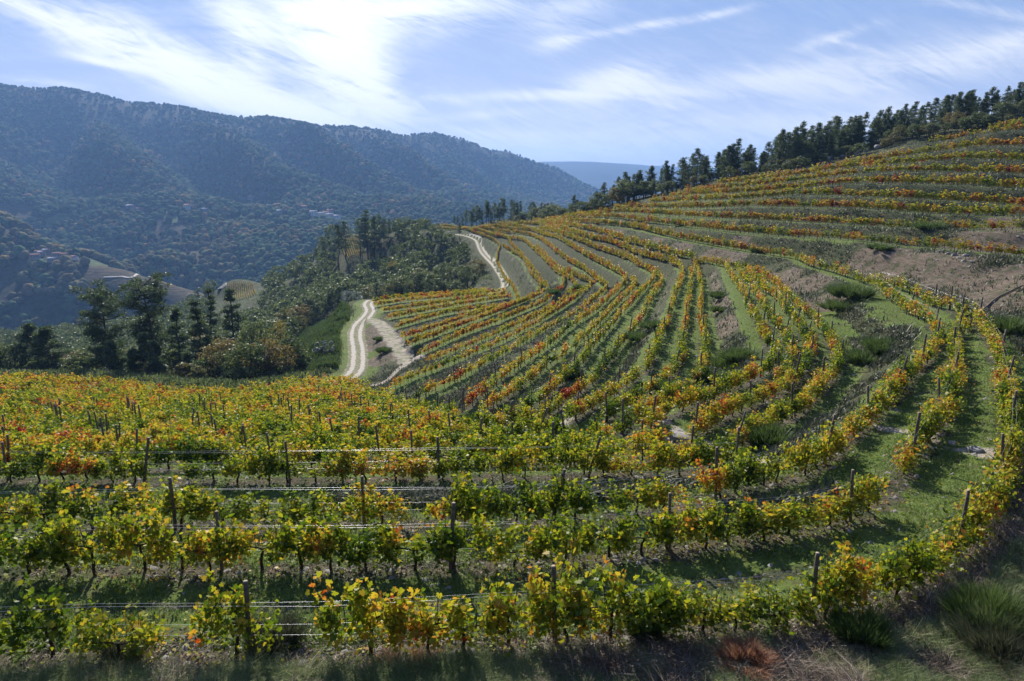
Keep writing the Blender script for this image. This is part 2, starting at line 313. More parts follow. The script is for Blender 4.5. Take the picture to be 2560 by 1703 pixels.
def tps_fit():
    th, lr, r = pol(CPa[:, 0], CPa[:, 1]); V = CPa[:, 2] / r
    X = np.c_[th, lr]; n = len(X)
    d2 = ((X[:, None] - X[None]) ** 2).sum(-1); K = .5 * d2 * np.log(d2 + 1e-12)
    K[np.arange(n), np.arange(n)] = 2e-4
    P = np.c_[np.ones(n), X]; A = np.zeros((n + 3, n + 3)); A[:n, :n] = K; A[:n, n:] = P; A[n:, :n] = P.T
    w = np.linalg.solve(A, np.r_[V, 0, 0, 0]); return X, w
TX, TW = tps_fit()
TH = np.linspace(-1.3 * 1.5, 1.3 * 1.5, 330); LR = np.linspace(math.log(4), math.log(14000), 620)
def tps_grid():
    G = np.zeros((len(LR), len(TH)))
    for i, l in enumerate(LR):
        d2 = (TH[:, None] - TX[None, :, 0]) ** 2 + (l - TX[None, :, 1]) ** 2
        G[i] = (.5 * d2 * np.log(d2 + 1e-12)) @ TW[:len(TX)] + TW[-3] + TW[-2] * TH + TW[-1] * l
    return G
TG = tps_grid()
def bil(G, fi, fj):
    fi = np.clip(fi, 0, G.shape[0] - 1.001); fj = np.clip(fj, 0, G.shape[1] - 1.001)
    i = fi.astype(int); j = fj.astype(int); a = fi - i; b = fj - j
    return (G[i, j] * (1 - b) + G[i, j + 1] * b) * (1 - a) + (G[i + 1, j] * (1 - b) + G[i + 1, j + 1] * b) * a
def macro(x, y):
    x = np.asarray(x, float); y = np.asarray(y, float)
    th, lr, r = pol(x, np.maximum(y, -5.5 + 0 * y))
    v = bil(TG, (lr - LR[0]) / (LR[1] - LR[0]), (th - TH[0]) / (TH[1] - TH[0]))
    z = v * np.exp(np.clip(lr, LR[0], LR[-1]))
    # spurs and gullies of the big mountain
    mk = sstep(1150, 1700, y) * (1 - sstep(3300, 4300, y))
    s = x * .77 + y * .64 + 70 * fbm(x / 600, y / 600, 31, 2)
    ph = (s / 300.0) % 1.0
    saw = np.where(ph < .36, ph / .36, (1 - ph) / .64); saw = saw * saw * (3 - 2 * saw) - .5
    ridge = sstep(0, 1, np.clip((z + 90) / 120, 0, 1)) * (1 - .9 * sstep(85, 175, z)) * (1 - .72 * sstep(2350, 2900, y))
    z = z + mk * (saw * 120 * ridge + fbm(x / 240, y / 240, 5, 4) * 34 * np.clip(1 - sstep(90, 170, z) * .85, 0, 1) * (1 - .6 * sstep(2350, 2900, y)) - 8 * sstep(80, 170, z))
    mid = sstep(180, 500, y) * (1 - sstep(1000, 1300, y)) * sstep(-30, -60, x * 0 + np.minimum(z, 0))
    z = z + mid * fbm(x / 90, y / 90, 8, 3) * 5
    z = z + sstep(4800, 6000, y) * fbm(x / 900, y / 900, 12, 4) * 40
    return z
# fine plan grid over the vineyard, terraced by the rows
FX0, FX1, FY0, FY1, FS = -112.0, 130.0, 6.0, 400.0, .5
gx = np.arange(FX0, FX1, FS); gy = np.arange(FY0, FY1, FS)
GX, GY = np.meshgrid(gx, gy)
FB = macro(GX, GY); FD = np.full(GX.shape, 99.0, np.float32); FZ = FB.copy(); FR = np.full(GX.shape, 99.0, np.float32)
samp = np.vstack([np.c_[P, np.full(len(P), 1.0 if k == 'road' else 0.0)] for P, k in ROWS])
def carve():
    T = 20
    for i in range(0, GX.shape[0], T):
        for j in range(0, GX.shape[1], T):
            bx, by = GX[i:i+T, j:j+T], GY[i:i+T, j:j+T]
            cx, cyy = bx.mean(), by.mean()
            s = samp[(np.abs(samp[:, 0] - cx) < 19) & (np.abs(samp[:, 1] - cyy) < 19)]
            if not len(s): continue
            d2 = (bx.ravel()[:, None] - s[None, :, 0]) ** 2 + (by.ravel()[:, None] - s[None, :, 1]) ** 2
            w = 1 / (d2 + .25) ** 3.2
            z = (w @ s[:, 2]) / w.sum(1); d = np.sqrt(d2.min(1))
            m = sstep(4.5, 13, d)
            FZ[i:i+T, j:j+T] = (z * (1 - m) + FB[i:i+T, j:j+T].ravel() * m).reshape(bx.shape)
            FD[i:i+T, j:j+T] = d.reshape(bx.shape)
            rd = s[:, 3] > .5
            if rd.any(): FR[i:i+T, j:j+T] = np.sqrt(d2[:, rd].min(1)).reshape(bx.shape)
carve()
def blur(G, r):
    for ax in (0, 1):
        P = np.pad(G, [(r + 1, r) if a == ax else (0, 0) for a in (0, 1)], mode='edge'); c = np.cumsum(P, axis=ax)
        n = G.shape[ax]
        G = (np.take(c, np.arange(2 * r + 1, 2 * r + 1 + n), ax) - np.take(c, np.arange(0, n), ax)) / (2 * r + 1)
    return G
B5 = blur(blur(FZ, 7), 7)
FZ = B5 + np.tanh((FZ - B5) / 1.25) * 1.25      # evens out places where rows of different level meet
FZ = np.where(FR < 2.5, FZ, blur(FZ, 1))
gyy, gxx = np.gradient(FZ, FS); FSL = np.hypot(gxx, gyy)
def plan(G, x, y, out):
    x = np.asarray(x, float); y = np.asarray(y, float)
    ins = (x > FX0) & (x < FX1 - 1) & (y > FY0) & (y < FY1 - 1)
    return np.where(ins, bil(G, (y - FY0) / FS, (x - FX0) / FS), out), ins
EDGE = 8.0
def H(x, y, rough=True):
    x = np.asarray(x, float); y = np.asarray(y, float)
    b = macro(x, y); f, ins = plan(FZ, x, y, b)
    e = np.minimum.reduce([x - FX0, FX1 - x, y - FY0 - 0 * x, FY1 - y]); k = sstep(0, EDGE, e)
    z = b * (1 - k) + f * k
    if rough:
        d, _ = plan(FD, x, y, 99.0); rd, _ = plan(FR, x, y, 99.0)
        a = np.where(d < 1.5, .05, .16) * sstep(.5, 2.5, rd)
        z = z + (fbm(x / 1.7, y / 1.7, 3, 4) * a + fbm(x / 7, y / 7, 9, 3) * .22 * sstep(1.2, 4, d) ) * (1 - sstep(250, 500, y))
    return z

# ---------------------------------------------------------------- mesh helpers
def mesh_np(name, V, F, mats, parent=None, attrs=None, smooth=False, mat_idx=None, link=True, nrm=None):
    """V (n,3); F int array (m,k) or list of such arrays"""
    me = bpy.data.meshes.new(name)
    Fs = F if isinstance(F, list) else [F]
    Fs = [np.asarray(f, np.int32) for f in Fs if len(f)]
    V = np.asarray(V, np.float32)
    me.vertices.add(len(V)); me.vertices.foreach_set('co', V.ravel())
    nl = sum(f.size for f in Fs); nf = sum(len(f) for f in Fs)
    me.loops.add(nl); me.loops.foreach_set('vertex_index', np.concatenate([f.ravel() for f in Fs]))
    me.polygons.add(nf)
    tot = np.concatenate([np.full(len(f), f.shape[1], np.int32) for f in Fs])
    st = np.r_[0, np.cumsum(tot)[:-1]].astype(np.int32)
    me.polygons.foreach_set('loop_start', st); me.polygons.foreach_set('loop_total', tot)
    if mat_idx is not None: me.polygons.foreach_set('material_index', np.asarray(mat_idx, np.int32))
    me.update(calc_edges=True)
    if smooth: me.polygons.foreach_set('use_smooth', np.ones(nf, bool))
    for k, v in (attrs or {}).items():
        v = np.asarray(v, np.float32)
        if v.ndim == 1:
            a = me.attributes.new(k, 'FLOAT', 'POINT'); a.data.foreach_set('value', v)
        else:
            a = me.attributes.new(k, 'FLOAT_COLOR', 'POINT'); a.data.foreach_set('color', np.c_[v, np.ones(len(v))].astype(np.float32).ravel())
    for m in (mats if isinstance(mats, (list, tuple)) else [mats]): me.materials.append(m)
    if not link: return me
    o = bpy.data.objects.new(name, me); col.objects.link(o)
    if parent is not None: o.parent = parent
    return o
def tag(o, label=None, cat=None, group=None, kind=None):
    if label: o['label'] = label
    if cat: o['category'] = cat
    if group: o['group'] = group
    if kind: o['kind'] = kind
    return o
def empty(name, loc, rz=0):
    o = bpy.data.objects.new(name, None); col.objects.link(o); o.location = loc; o.rotation_euler = (0, 0, rz); o.empty_display_size = .3
    return o
def material(name):
    m = bpy.data.materials.new(name); m.use_nodes = True; m.node_tree.nodes.clear(); return m, NT(m.node_tree)
def out_surface(n, sh):
    o = n.node('ShaderNodeOutputMaterial'); n.l.new(sh, o.inputs[0])
def principled(n, color, rough=.9, normal=None, spec=.2):
    p = n.node('ShaderNodeBsdfPrincipled'); n.put(p.inputs['Base Color'], color); n.put(p.inputs['Roughness'], rough)
    p.inputs['Specular IOR Level'].default_value = spec
    if normal is not None: n.put(p.inputs['Normal'], normal)
    return p.outputs[0]
def tube(P, rad, sides=6):
    """P (n,3), rad float or (n,) -> V,F with end caps left to the caller"""
    P = np.asarray(P, float); n = len(P); rad = np.broadcast_to(rad, (n,))
    T = np.gradient(P, axis=0); T /= np.linalg.norm(T, axis=1, keepdims=True) + 1e-9
    ref = np.where(np.abs(T[:, 2:3]) > .9, np.array([[1., 0, 0]]), np.array([[0, 0, 1.]]))
    U = np.cross(T, ref); U /= np.linalg.norm(U, axis=1, keepdims=True) + 1e-9; W = np.cross(T, U)
    a = np.linspace(0, 2 * math.pi, sides, endpoint=False)
    V = P[:, None] + rad[:, None, None] * (np.cos(a)[None, :, None] * U[:, None] + np.sin(a)[None, :, None] * W[:, None])
    i = np.arange(n - 1)[:, None] * sides; j = np.arange(sides)[None]; k = (j + 1) % sides
    F = np.stack([i + j, i + k, i + sides + k, i + sides + j], -1).reshape(-1, 4)
    return V.reshape(-1, 3), F
class Acc:
    def __init__(s): s.V = []; s.F = {}; s.n = 0
    def add(s, V, F):
        F = np.asarray(F); s.V.append(V); s.F.setdefault(F.shape[1], []).append(F + s.n); s.n += len(V); return s
    def get(s): return np.vstack(s.V), [np.vstack(f) for f in s.F.values()]

# ---------------------------------------------------------------- finding places on the ground
KS = np.exp(np.linspace(math.log(6), math.log(9000), 2200))
def hit(px, py, skip=0.0):
    """where the line of sight through a place in the picture meets the ground"""
    u, y, s = ray(px, py); k = KS[KS > skip]
    d = s * k - H(u * k, y * k, False)
    i = np.where(d < 0)[0]
    if not len(i): return None
    i = i[0]
    if i == 0: k0 = k[0]
    else: k0 = k[i-1] + (k[i] - k[i-1]) * d[i-1] / (d[i-1] - d[i])
    return np.array([u * k0, y * k0, float(H(u * k0, y * k0, False))])
def at(px, t):
    """a place on the ground under column px at forward distance t (metres)"""
    u, y, s = ray(px, 520); x = u / y * t
    return np.array([x, t, float(H(x, t, False))])

# ---------------------------------------------------------------- ground materials
def blobmask(n, P, items):
    """soft round patches in plan; items: (x, y, radius)"""
    tot = None
    for x, y, r in items:
        d = n.node('ShaderNodeVectorMath', operation='DISTANCE'); n.put(d.inputs[0], P); d.inputs[1].default_value = (x, y, 0)
        e = n.rng(d.outputs['Value'], r, r * .35)
        tot = e if tot is None else n.m('MAXIMUM', tot, e)
    return tot
def mat_ground():
    m, n = material('hillside soil and grass')
    pos = n.node('ShaderNodeNewGeometry').outputs['Position']
    g = n.attr('grass')[2]; b = n.attr('bare')[2]; dr = n.attr('dirt')[2]; dd = n.attr('dry')[2]
    n1 = n.noise(pos, .9, 6, .65); n2 = n.noise(pos, 5.5, 5, .7); n3 = n.noise(pos, .16, 3, .5); n4 = n.noise(pos, 22, 3, .7)
    grass = n.mix(n.rng(n2, .3, .7), (.060, .095, .018), (.160, .225, .048))
    grass = n.mix(n.rng(n3, .4, .65, 0, .5), grass, (.15, .19, .05))
    grass = n.mix(n.rng(n1, .52, .66, 0, .7), grass, (.12, .105, .055))
    scrub = n.mix(n.rng(n2, .35, .68), (.022, .036, .014), (.105, .115, .055))
    scrub = n.mix(n.rng(n1, .5, .72, 0, .7), scrub, (.13, .10, .065))
    str_v = n.vm('MULTIPLY', pos, (3.2, .8, 5.0))
    n5 = n.noise(str_v, .8, 6, .7)
    bare = n.mix(n.rng(n5, .3, .7), (.085, .064, .044), (.235, .185, .135))
    bare = n.mix(n.rng(n4, .62, .75, 0, .6), bare, (.42, .36, .30))
    bare = n.mix(n.rng(n1, .50, .62, 0, .85), bare, (.065, .080, .035))
    dirt = n.mix(n.rng(n2, .3, .7), (.30, .25, .19), (.52, .46, .38))
    dry = n.mix(n.rng(n5, .3, .7), (.040, .036, .020), (.12, .095, .060))
    gm = n.m('ADD', g, n.m('MULTIPLY', n.m('SUBTRACT', n1, .5), .9))
    c = n.mix(n.rng(gm, .32, .58), scrub, grass)
    bm = n.m('ADD', b, n.m('MULTIPLY', n.m('SUBTRACT', n1, .5), 1.3))
    c = n.mix(n.rng(bm, .35, .6), c, bare)
    c = n.mix(n.rng(n.m('ADD', dd, n.m('MULTIPLY', n.m('SUBTRACT', n2, .5), .8)), .35, .65), c, dry)
    c = n.mix(n.rng(n.m('ADD', dr, n.m('MULTIPLY', n.m('SUBTRACT', n1, .5), .8)), .35, .6), c, dirt)
    h = n.m('ADD', n.m('MULTIPLY', n2, .12), n.m('MULTIPLY', n4, .03))
    out_surface(n, principled(n, c, .95, n.bump(n.m('ADD', h, n.m('MULTIPLY', n5, .10)), .9, 1.0), .1)); return m
def mat_mountain():
    m, n = material('mountain heath')
    pos = n.node('ShaderNodeNewGeometry').outputs['Position']
    n1 = n.noise(pos, .012, 6, .6); n2 = n.noise(pos, .11, 5, .7); f = n.attr('field')[2]; v = n.attr('vines')[2]
    c = n.mix(n.rng(n2, .35, .65), (.018, .028, .012), (.070, .068, .034))
    c = n.mix(n.rng(n1, .5, .68, 0, .55), c, (.075, .062, .040))
    c = n.mix(n.rng(f, .4, .6), c, n.mix(n.rng(n2, .4, .6), (.060, .10, .030), (.11, .14, .055)))
    z = n.sep(pos)[2]
    st = n.m('SINE', n.m('MULTIPLY', z, 2.1))
    vn = n.mix(n.rng(n2, .4, .6), (.085, .055, .028), (.11, .085, .038))
    vn = n.mix(n.rng(st, -.2, .5, 0, .85), vn, (.060, .060, .035))
    c = n.mix(n.rng(v, .4, .6), c, vn)
    out_surface(n, principled(n, c, .95, n.bump(n2, .8, 6.0), .05)); return m
MG = mat_ground(); MM = mat_mountain()

BARE = []      # (x, y, z, radius)
def addp(lst, px, py, r):
    h = hit(px, py)
    if h is not None: lst.append((h[0], h[1], r))
for q in [(2250,690,7),(2330,680,6),(2400,720,6),(2450,730,6),(2180,660,6),(2500,760,5),(2550,690,5),(2120,690,5),(2480,610,7),(2540,590,8),(2540,560,5),(2000,720,5),(1930,700,5),(2060,760,5),(2100,745,4),(1890,690,4),
          (1780,720,5),(1790,770,6),(1810,820,5),(1770,700,4),(1660,740,5),(1640,780,4),(1620,700,3),(1770,650,5),(1700,620,5),(1680,590,5),(1850,600,3),(1560,640,5),(1340,590,4),(1420,560,6),(1450,700,5),(1540,580,4),
          (1300,640,4),(1420,610,5),(1380,570,5),(950,850,7),(970,890,5),(930,820,4),(960,830,5),(1280,590,5),(1100,1090,2),(850,1200,2.5),(1830,640,4)]:
    addp(BARE, *q)
GREEN = []
for q in [(2080,780,6.5),(2150,790,6.5),(2180,760,5),(2120,820,5.5),(2060,820,4),(2230,800,4),(2000,620,3.5),(2080,615,4),(2030,625,3),(2400,880,3),(2450,930,3),(1680,870,3),(1500,680,3),(1430,690,3),(1370,720,3),(1290,720,2.5),(1150,820,3),(1010,800,3)]:
    addp(GREEN, *q)
DIRTP = []
def patch_mask(x, y, items, soft=.35):
    m = np.zeros(x.shape)
    for cx, cyy, r in items: m = np.maximum(m, 1 - sstep(r * soft, r, np.hypot(x - cx, y - cyy)))
    return m
def line_mask(x, y, pts, w):
    m = np.zeros(x.shape)
    for a, b in zip(pts[:-1], pts[1:]):
        a = np.array(a[:2]); b = np.array(b[:2]); d = b - a; L = (d @ d) + 1e-9
        t = np.clip(((x - a[0]) * d[0] + (y - a[1]) * d[1]) / L, 0, 1)
        m = np.maximum(m, 1 - sstep(w * .5, w, np.hypot(x - a[0] - t * d[0], y - a[1] - t * d[1])))
    return m
PW = [hit(a, b) for a, b in PATH]; PW = [p for p in PW if p is not None]
PW2 = [p for p in (hit(a, b) for a, b in [(2205,1058),(2260,1072),(2340,1090),(2400,1112),(2480,1135)]) if p is not None]
def warp(x, y, a):
    return x + a * fbm(x / (a * 1.6), y / (a * 1.6), 66, 3), y + a * 1.6 * fbm(x / (a * 1.6), y / (a * 1.6), 67, 3)
def masks(x, y):
    d, ins = plan(FD, x, y, 99.0)
    grass = (1 - sstep(np.where(y > 85, .8, 1.1), np.where(y > 85, 1.7, 2.4), d)) * (.72 + .28 * sstep(70, 40, y) )
    near = sstep(75, 50, y)
    grass = grass * (1 - near * (1 - sstep(.35, .85, d + .35 * fbm(x / 1.1, y / 1.1, 78, 2))) * .85)
    grass = np.maximum(grass, patch_mask(x, y, GREEN))
    sl, _ = plan(FSL, x, y, 0.0)
    grass = grass * (1 - sstep(.34, .62, sl + .25 * fbm(x / 2.1, y / 2.1, 77, 2)) * np.where(y < 60, .75, 1))
    bare = patch_mask(x, y, BARE, .55) * sstep(1.0, 2.0, d)
    bare = np.maximum(bare, near * (1 - sstep(.3, .9, d)) * .52)
    dirt = np.maximum(line_mask(x, y, PW, 1.0), line_mask(x, y, PW2, 1.1)) * .75 * sstep(-.5, .1, fbm(x / 2.5, y / 2.5, 55, 2))
    dirt = np.maximum(dirt, line_mask(x, y, BRANCH[::4], 2.6) * .52)
    dirt = np.maximum(dirt, line_mask(x, y, TRACK[::4], 2.6) * .55)
    dirt = np.maximum(dirt, line_mask(x, y, ROWPIPE, 1.2) * .7)
    grass = np.maximum(grass, line_mask(x, y, TRACK[::4], 5.0) * .8)
    dry = .62 * (1 - sstep(-1.1, -.2, y - np.interp(x, rowA[::-1, 0][np.argsort(rowA[::-1, 0])], rowA[::-1, 1][np.argsort(rowA[::-1, 0])]))) * (y < 22)
    rx = sstep(.6, 1.6, x - np.interp(y, [14, 20, 30, 45], [12, 18.5, 24.5, 33])) * (y > 12) * (y < 46)
    dry = np.maximum(dry * .9, rx * .75)
    return grass, bare, dirt, dry
ROWPIPE = [p for p in (hit(a, b) for a, b in [(935,962),(1000,920),(1054,890)]) if p is not None]

def ground_grid(a0, a1, na, t0, t1, nt):
    A = np.linspace(a0, a1, na); T = np.exp(np.linspace(math.log(t0), math.log(t1), nt))
    AA, TT = np.meshgrid(A, T); X = AA * TT; Y = TT - 9.0
    return X, Y
def grid_faces(nt, na):
    i = np.arange(nt - 1)[:, None] * na; j = np.arange(na - 1)[None]
    return np.stack([i + j, i + j + 1, i + na + j + 1, i + na + j], -1).reshape(-1, 4)
FIELDS = []; VFIELD = []
for q in [(850,552,30),(700,548,18),(760,560,24),(600,545,18),(400,533,28),(440,540,22),(230,660,35),(260,675,30),(100,600,30),(640,690,12),(120,565,40)]: addp(FIELDS, *q)
for q in [(395,570,38),(430,567,30),(310,545,30),(690,565,22),(700,590,26),(20,545,45),(50,555,40),(300,700,60),(350,690,60),(380,720,60),(250,690,50),(440,725,50),(330,735,50),(420,740,40),(350,760,50),(270,700,40)]: addp(VFIELD, *q)
def build_ground():
    # near sheet
    na, nt = 620, 980
    X, Y = ground_grid(-1.28, 1.28, na, 5.0, 560.0, nt)
    x, y = X.ravel(), Y.ravel(); z = H(x, y)
    g, b, dr, dd = masks(x, y)
    o = mesh_np('hillside', np.c_[x, y, z], grid_faces(nt, na), MG, attrs=dict(grass=g, bare=b, dirt=dr, dry=dd), smooth=True)
    tag(o, 'terraced vineyard hillside with grassy benches and brown scrubby banks', 'hillside', kind='structure')
    yb = Y[-1, 0]
    na2, nt2 = 620, 640
    A = np.linspace(-1.28, 1.28, na2); T = np.exp(np.linspace(math.log(560.0), math.log(9000.0), nt2))
    AA, TT = np.meshgrid(A, T); x = (AA * TT).ravel(); y = (TT - 9.0).ravel(); z = H(x, y)
    o = mesh_np('mountains', np.c_[x, y, z], grid_faces(nt2, na2), MM,
                attrs=dict(field=patch_mask(*warp(x, y, 40), FIELDS, .8), vines=patch_mask(*warp(x, y, 40), VFIELD, .8)), smooth=True)
    tag(o, 'wooded valley sides and long mountain ridge across the river', 'mountain', kind='structure')
build_ground()
# river
def build_water():
    m, n = material('river water')
    pos = n.node('ShaderNodeNewGeometry').outputs['Position']
    p = n.node('ShaderNodeBsdfPrincipled'); n.put(p.inputs['Base Color'], (.012, .028, .026)); p.inputs['Roughness'].default_value = .12
    n.put(p.inputs['Normal'], n.bump(n.noise(pos, .8, 3), .25, .3)); out_surface(n, p.outputs[0])
    V = np.array([(-1400, 560, WATER), (1500, 560, WATER), (1500, 1250, WATER), (-1400, 1250, WATER)])
    o = mesh_np('river_water', V, np.array([[0, 1, 2, 3]]), m); tag(o, 'dark river water in the bottom of the valley', 'river', kind='structure')
build_water()

# tracks
def mat_track():
    m, n = material('rutted pale track')
    a = n.attr('across')[2]; pos = n.node('ShaderNodeNewGeometry').outputs['Position']
    n1 = n.noise(pos, 1.2, 5, .65); n2 = n.noise(pos, 7, 4, .6)
    aa = n.m('ABSOLUTE', a)
    rut = n.m('SUBTRACT', 1.0, n.m('DIVIDE', n.m('ABSOLUTE', n.m('SUBTRACT', aa, .80)), .50))
    k = n.m('ADD', rut, n.m('MULTIPLY', n.m('SUBTRACT', n1, .5), 1.5))
    pale = n.mix(n.rng(n2, .3, .7), (.34, .30, .24), (.58, .54, .47))
    edge = n.mix(n.rng(n.noise(pos, 2.5, 5, .7), .35, .62), (.085, .12, .035), (.30, .26, .18))
    out_surface(n, principled(n, n.mix(n.rng(k, .12, .42), edge, pale), .95, n.bump(n2, .6, .1), .1)); return m
MT = mat_track()
def strip(name, P, w, mat, lift=.06, nx=9, label=None, cat='track', kind='structure', sub=1.0):
    P = resample(P, sub); T = np.gradient(P[:, :2], axis=0); T /= np.linalg.norm(T, axis=1, keepdims=True)
    N = np.c_[-T[:, 1], T[:, 0]]; s = np.linspace(-w / 2, w / 2, nx)
    X = P[:, None, 0] + N[:, None, 0] * s; Y = P[:, None, 1] + N[:, None, 1] * s
    Z = np.maximum(H(X.ravel(), Y.ravel()).reshape(X.shape), 0 * X + P[:, 2:3] - .05) + lift
    a = np.broadcast_to(s, X.shape).ravel()
    o = mesh_np(name, np.c_[X.ravel(), Y.ravel(), Z.ravel()], grid_faces(len(P), nx)[:, ::-1], mat, attrs=dict(across=a), smooth=True)
    return tag(o, label, cat, kind=kind)
strip('dirt_track', np.vstack([TRACK, TRACKM, TRACK2]), 3.1, MT, label='pale two-rut dirt track below the vineyard')
def mat_asphalt():
    m, n = material('asphalt'); pos = n.node('ShaderNodeNewGeometry').outputs['Position']
    a = n.m('ABSOLUTE', n.attr('across')[2])
    c = n.mix(n.rng(n.noise(pos, 3, 4), .3, .7), (.10, .10, .10), (.16, .16, .155))
    out_surface(n, principled(n, n.mix(n.rng(a, 2.3, 2.4), c, (.5, .5, .47)), .8)); return m
def far_road(pts, name, w, mat, label, cat='road'):
    Q = [hit(*p) for p in pts]; Q = [q for q in Q if q is not None]
    Q = catmull(Q, 6)
    Q[:, 2] = H(Q[:, 0], Q[:, 1], False); strip(name, Q, w, mat, lift=.35, label=label, cat=cat, sub=3.0)
MA = mat_asphalt()
far_road([(556,722),(558,708),(566,699),(580,694),(596,693)], 'asphalt_road', 6, MA, 'grey asphalt road bending past the small yellow vineyard')
def mat_plain(name, c1_, c2_, scale=4, rough=.9, bump=.3, spec=.2):
    m, n = material(name); pos = n.node('ShaderNodeTexCoord').outputs['Object']
    nz = n.noise(pos, scale, 5, .65)
    out_surface(n, principled(n, n.mix(n.rng(nz, .3, .7), c1_, c2_), rough, n.bump(nz, bump, .05), spec)); return m
MDIRT = mat_plain('pale gravel', (.34, .30, .25), (.5, .46, .4), .3)
far_road([(258,694),(300,692),(340,688),(372,682)], 'valley_road', 4, MDIRT, 'pale road curving across the far spur')

# ---------------------------------------------------------------- leaf and bark materials
def leaf_shader(n, color, trans=.45, rough=.5, tcol=None, spec=.35):
    p = principled(n, color, rough, None, spec)
    t = n.node('ShaderNodeBsdfTranslucent'); n.put(t.inputs[0], tcol if tcol is not None else color)
    x = n.node('ShaderNodeMixShader'); x.inputs[0].default_value = trans
    n.l.new(p, x.inputs[1]); n.l.new(t.outputs[0], x.inputs[2]); return x.outputs[0]
def mat_vine():
    m, n = material('autumn vine leaves')
    geo = n.node('ShaderNodeNewGeometry'); pos = geo.outputs['Position']
    r = n.attr('leaf')[2]
    x, y, z = n.sep(pos)
    base = n.rng(n.m('ADD', y, n.m('MULTIPLY', x, -.1)), 15, 34, .27, .29)
    base = n.m('ADD', base, n.rng(y, 50, 110, -.03, .19))
    p2 = n.noise(n.vm('MULTIPLY', pos, (1, 1, .4)), .25, 3, .55)      # plant to plant
    p3 = n.noise(pos, 1.7, 2, .6)                                       # cane to cane
    f = n.m('ADD', base, n.m('MULTIPLY', n.m('SUBTRACT', p2, .5), n.m('MINIMUM', n.rng(y, 15, 40, 1.15, 2.2), n.rng(y, 60, 120, 2.2, 1.15))))
    f = n.m('ADD', f, n.m('MULTIPLY', n.m('SUBTRACT', p3, .5), n.rng(y, 40, 110, .75, .45)))
    p4 = n.noise(n.vm('ADD', pos, (31, 7, 0)), .55, 2, .5)
    f = n.m('ADD', f, n.rng(p4, .59, .68, 0, .42))
    f = n.m('ADD', f, n.m('MULTIPLY', n.m('SUBTRACT', r, .5), n.rng(y, 40, 110, .50, .28)), clamp=True)
    c = n.ramp(f, [(0, (.060, .110, .012)), (.17, (.15, .21, .014)), (.36, (.34, .35, .024)), (.53, (.48, .35, .036)), (.69, (.50, .23, .042)), (.84, (.42, .085, .018)), (1, (.24, .018, .014))])
    t = n.mix(1.0, c, (1.18, 1.18, .8), 'MULTIPLY')
    out_surface(n, leaf_shader(n, c, .48, .50, t, .22)); return m
MV = mat_vine()
def mat_foliage(name, dark, light, alt=None, trans=.3, scale=.35):
    m, n = material(name)
    geo = n.node('ShaderNodeNewGeometry'); pos = geo.outputs['Position']; r = n.attr('leaf')[2]
    oi = n.node('ShaderNodeObjectInfo').outputs['Random']
    f = n.m('ADD', n.m('MULTIPLY', n.noise(pos, scale, 4, .6), .6), n.m('MULTIPLY', r, .4))
    c = n.mix(n.rng(f, .3, .7), dark, light)
    if alt: c = n.mix(n.rng(oi, .72, 1.0, 0, .8), c, alt)
    out_surface(n, leaf_shader(n, c, trans, .55)); return m
M_OAK = mat_foliage('oak foliage', (.048, .076, .022), (.185, .225, .072), (.21, .155, .05), .44)
M_PINE = mat_foliage('pine needles', (.036, .066, .024), (.120, .165, .058), None, .38)
M_BROOM = mat_foliage('broom stems', (.045, .080, .018), (.15, .22, .055), None, .35, 1.5)
M_HEATH = mat_foliage('bank scrub', (.034, .050, .024), (.14, .145, .080), None, .28, .5)
M_PALE = mat_foliage('silvery foliage', (.12, .15, .12), (.34, .38, .33), None, .3, 1.0)
M_RUST = mat_foliage('rusty dead bush', (.16, .070, .040), (.50, .26, .15), None, .40, 2.0)
M_YELL = mat_foliage('yellow bush foliage', (.20, .17, .02), (.40, .30, .03), None, .4, 1.0)
def mat_blades(name, stops, trans=.35):
    m, n = material(name); r = n.attr('leaf')[2]; pos = n.node('ShaderNodeNewGeometry').outputs['Position']
    f = n.m('ADD', n.m('MULTIPLY', n.noise(pos, .8, 3, .6), .6), n.m('MULTIPLY', r, .45))
    out_surface(n, leaf_shader(n, n.ramp(n.rng(f, .25, .8), stops), trans, .6)); return m
M_GRASS = mat_blades('green grass', [(0, (.060, .105, .018)), (.5, (.15, .23, .04)), (1, (.27, .34, .09))])
M_DRY = mat_blades('dead bracken and brush', [(0, (.040, .028, .019)), (.45, (.14, .10, .07)), (.8, (.28, .22, .16)), (1, (.48, .40, .32))], .2)
M_FORE = mat_blades('grey green meadow', [(0, (.080, .13, .042)), (.5, (.19, .26, .085)), (.85, (.33, .36, .15)), (1, (.52, .44, .26))], .3)
M_BARK = mat_plain('vine bark', (.030, .022, .016), (.085, .062, .045), 30, .95, .5)
M_PBARK = mat_plain('pine bark', (.035, .025, .020), (.105, .075, .060), 3, .95, .6)
M_POST = mat_plain('weathered post wood', (.085, .065, .048), (.22, .175, .135), 9, .9, .4)
M_CUT = mat_plain('sawn post top', (.30, .24, .17), (.46, .38, .28), 20, .9, .1)
M_ROCK = mat_plain('grey stone', (.16, .15, .135), (.36, .34, .31), 6, .9, .6)

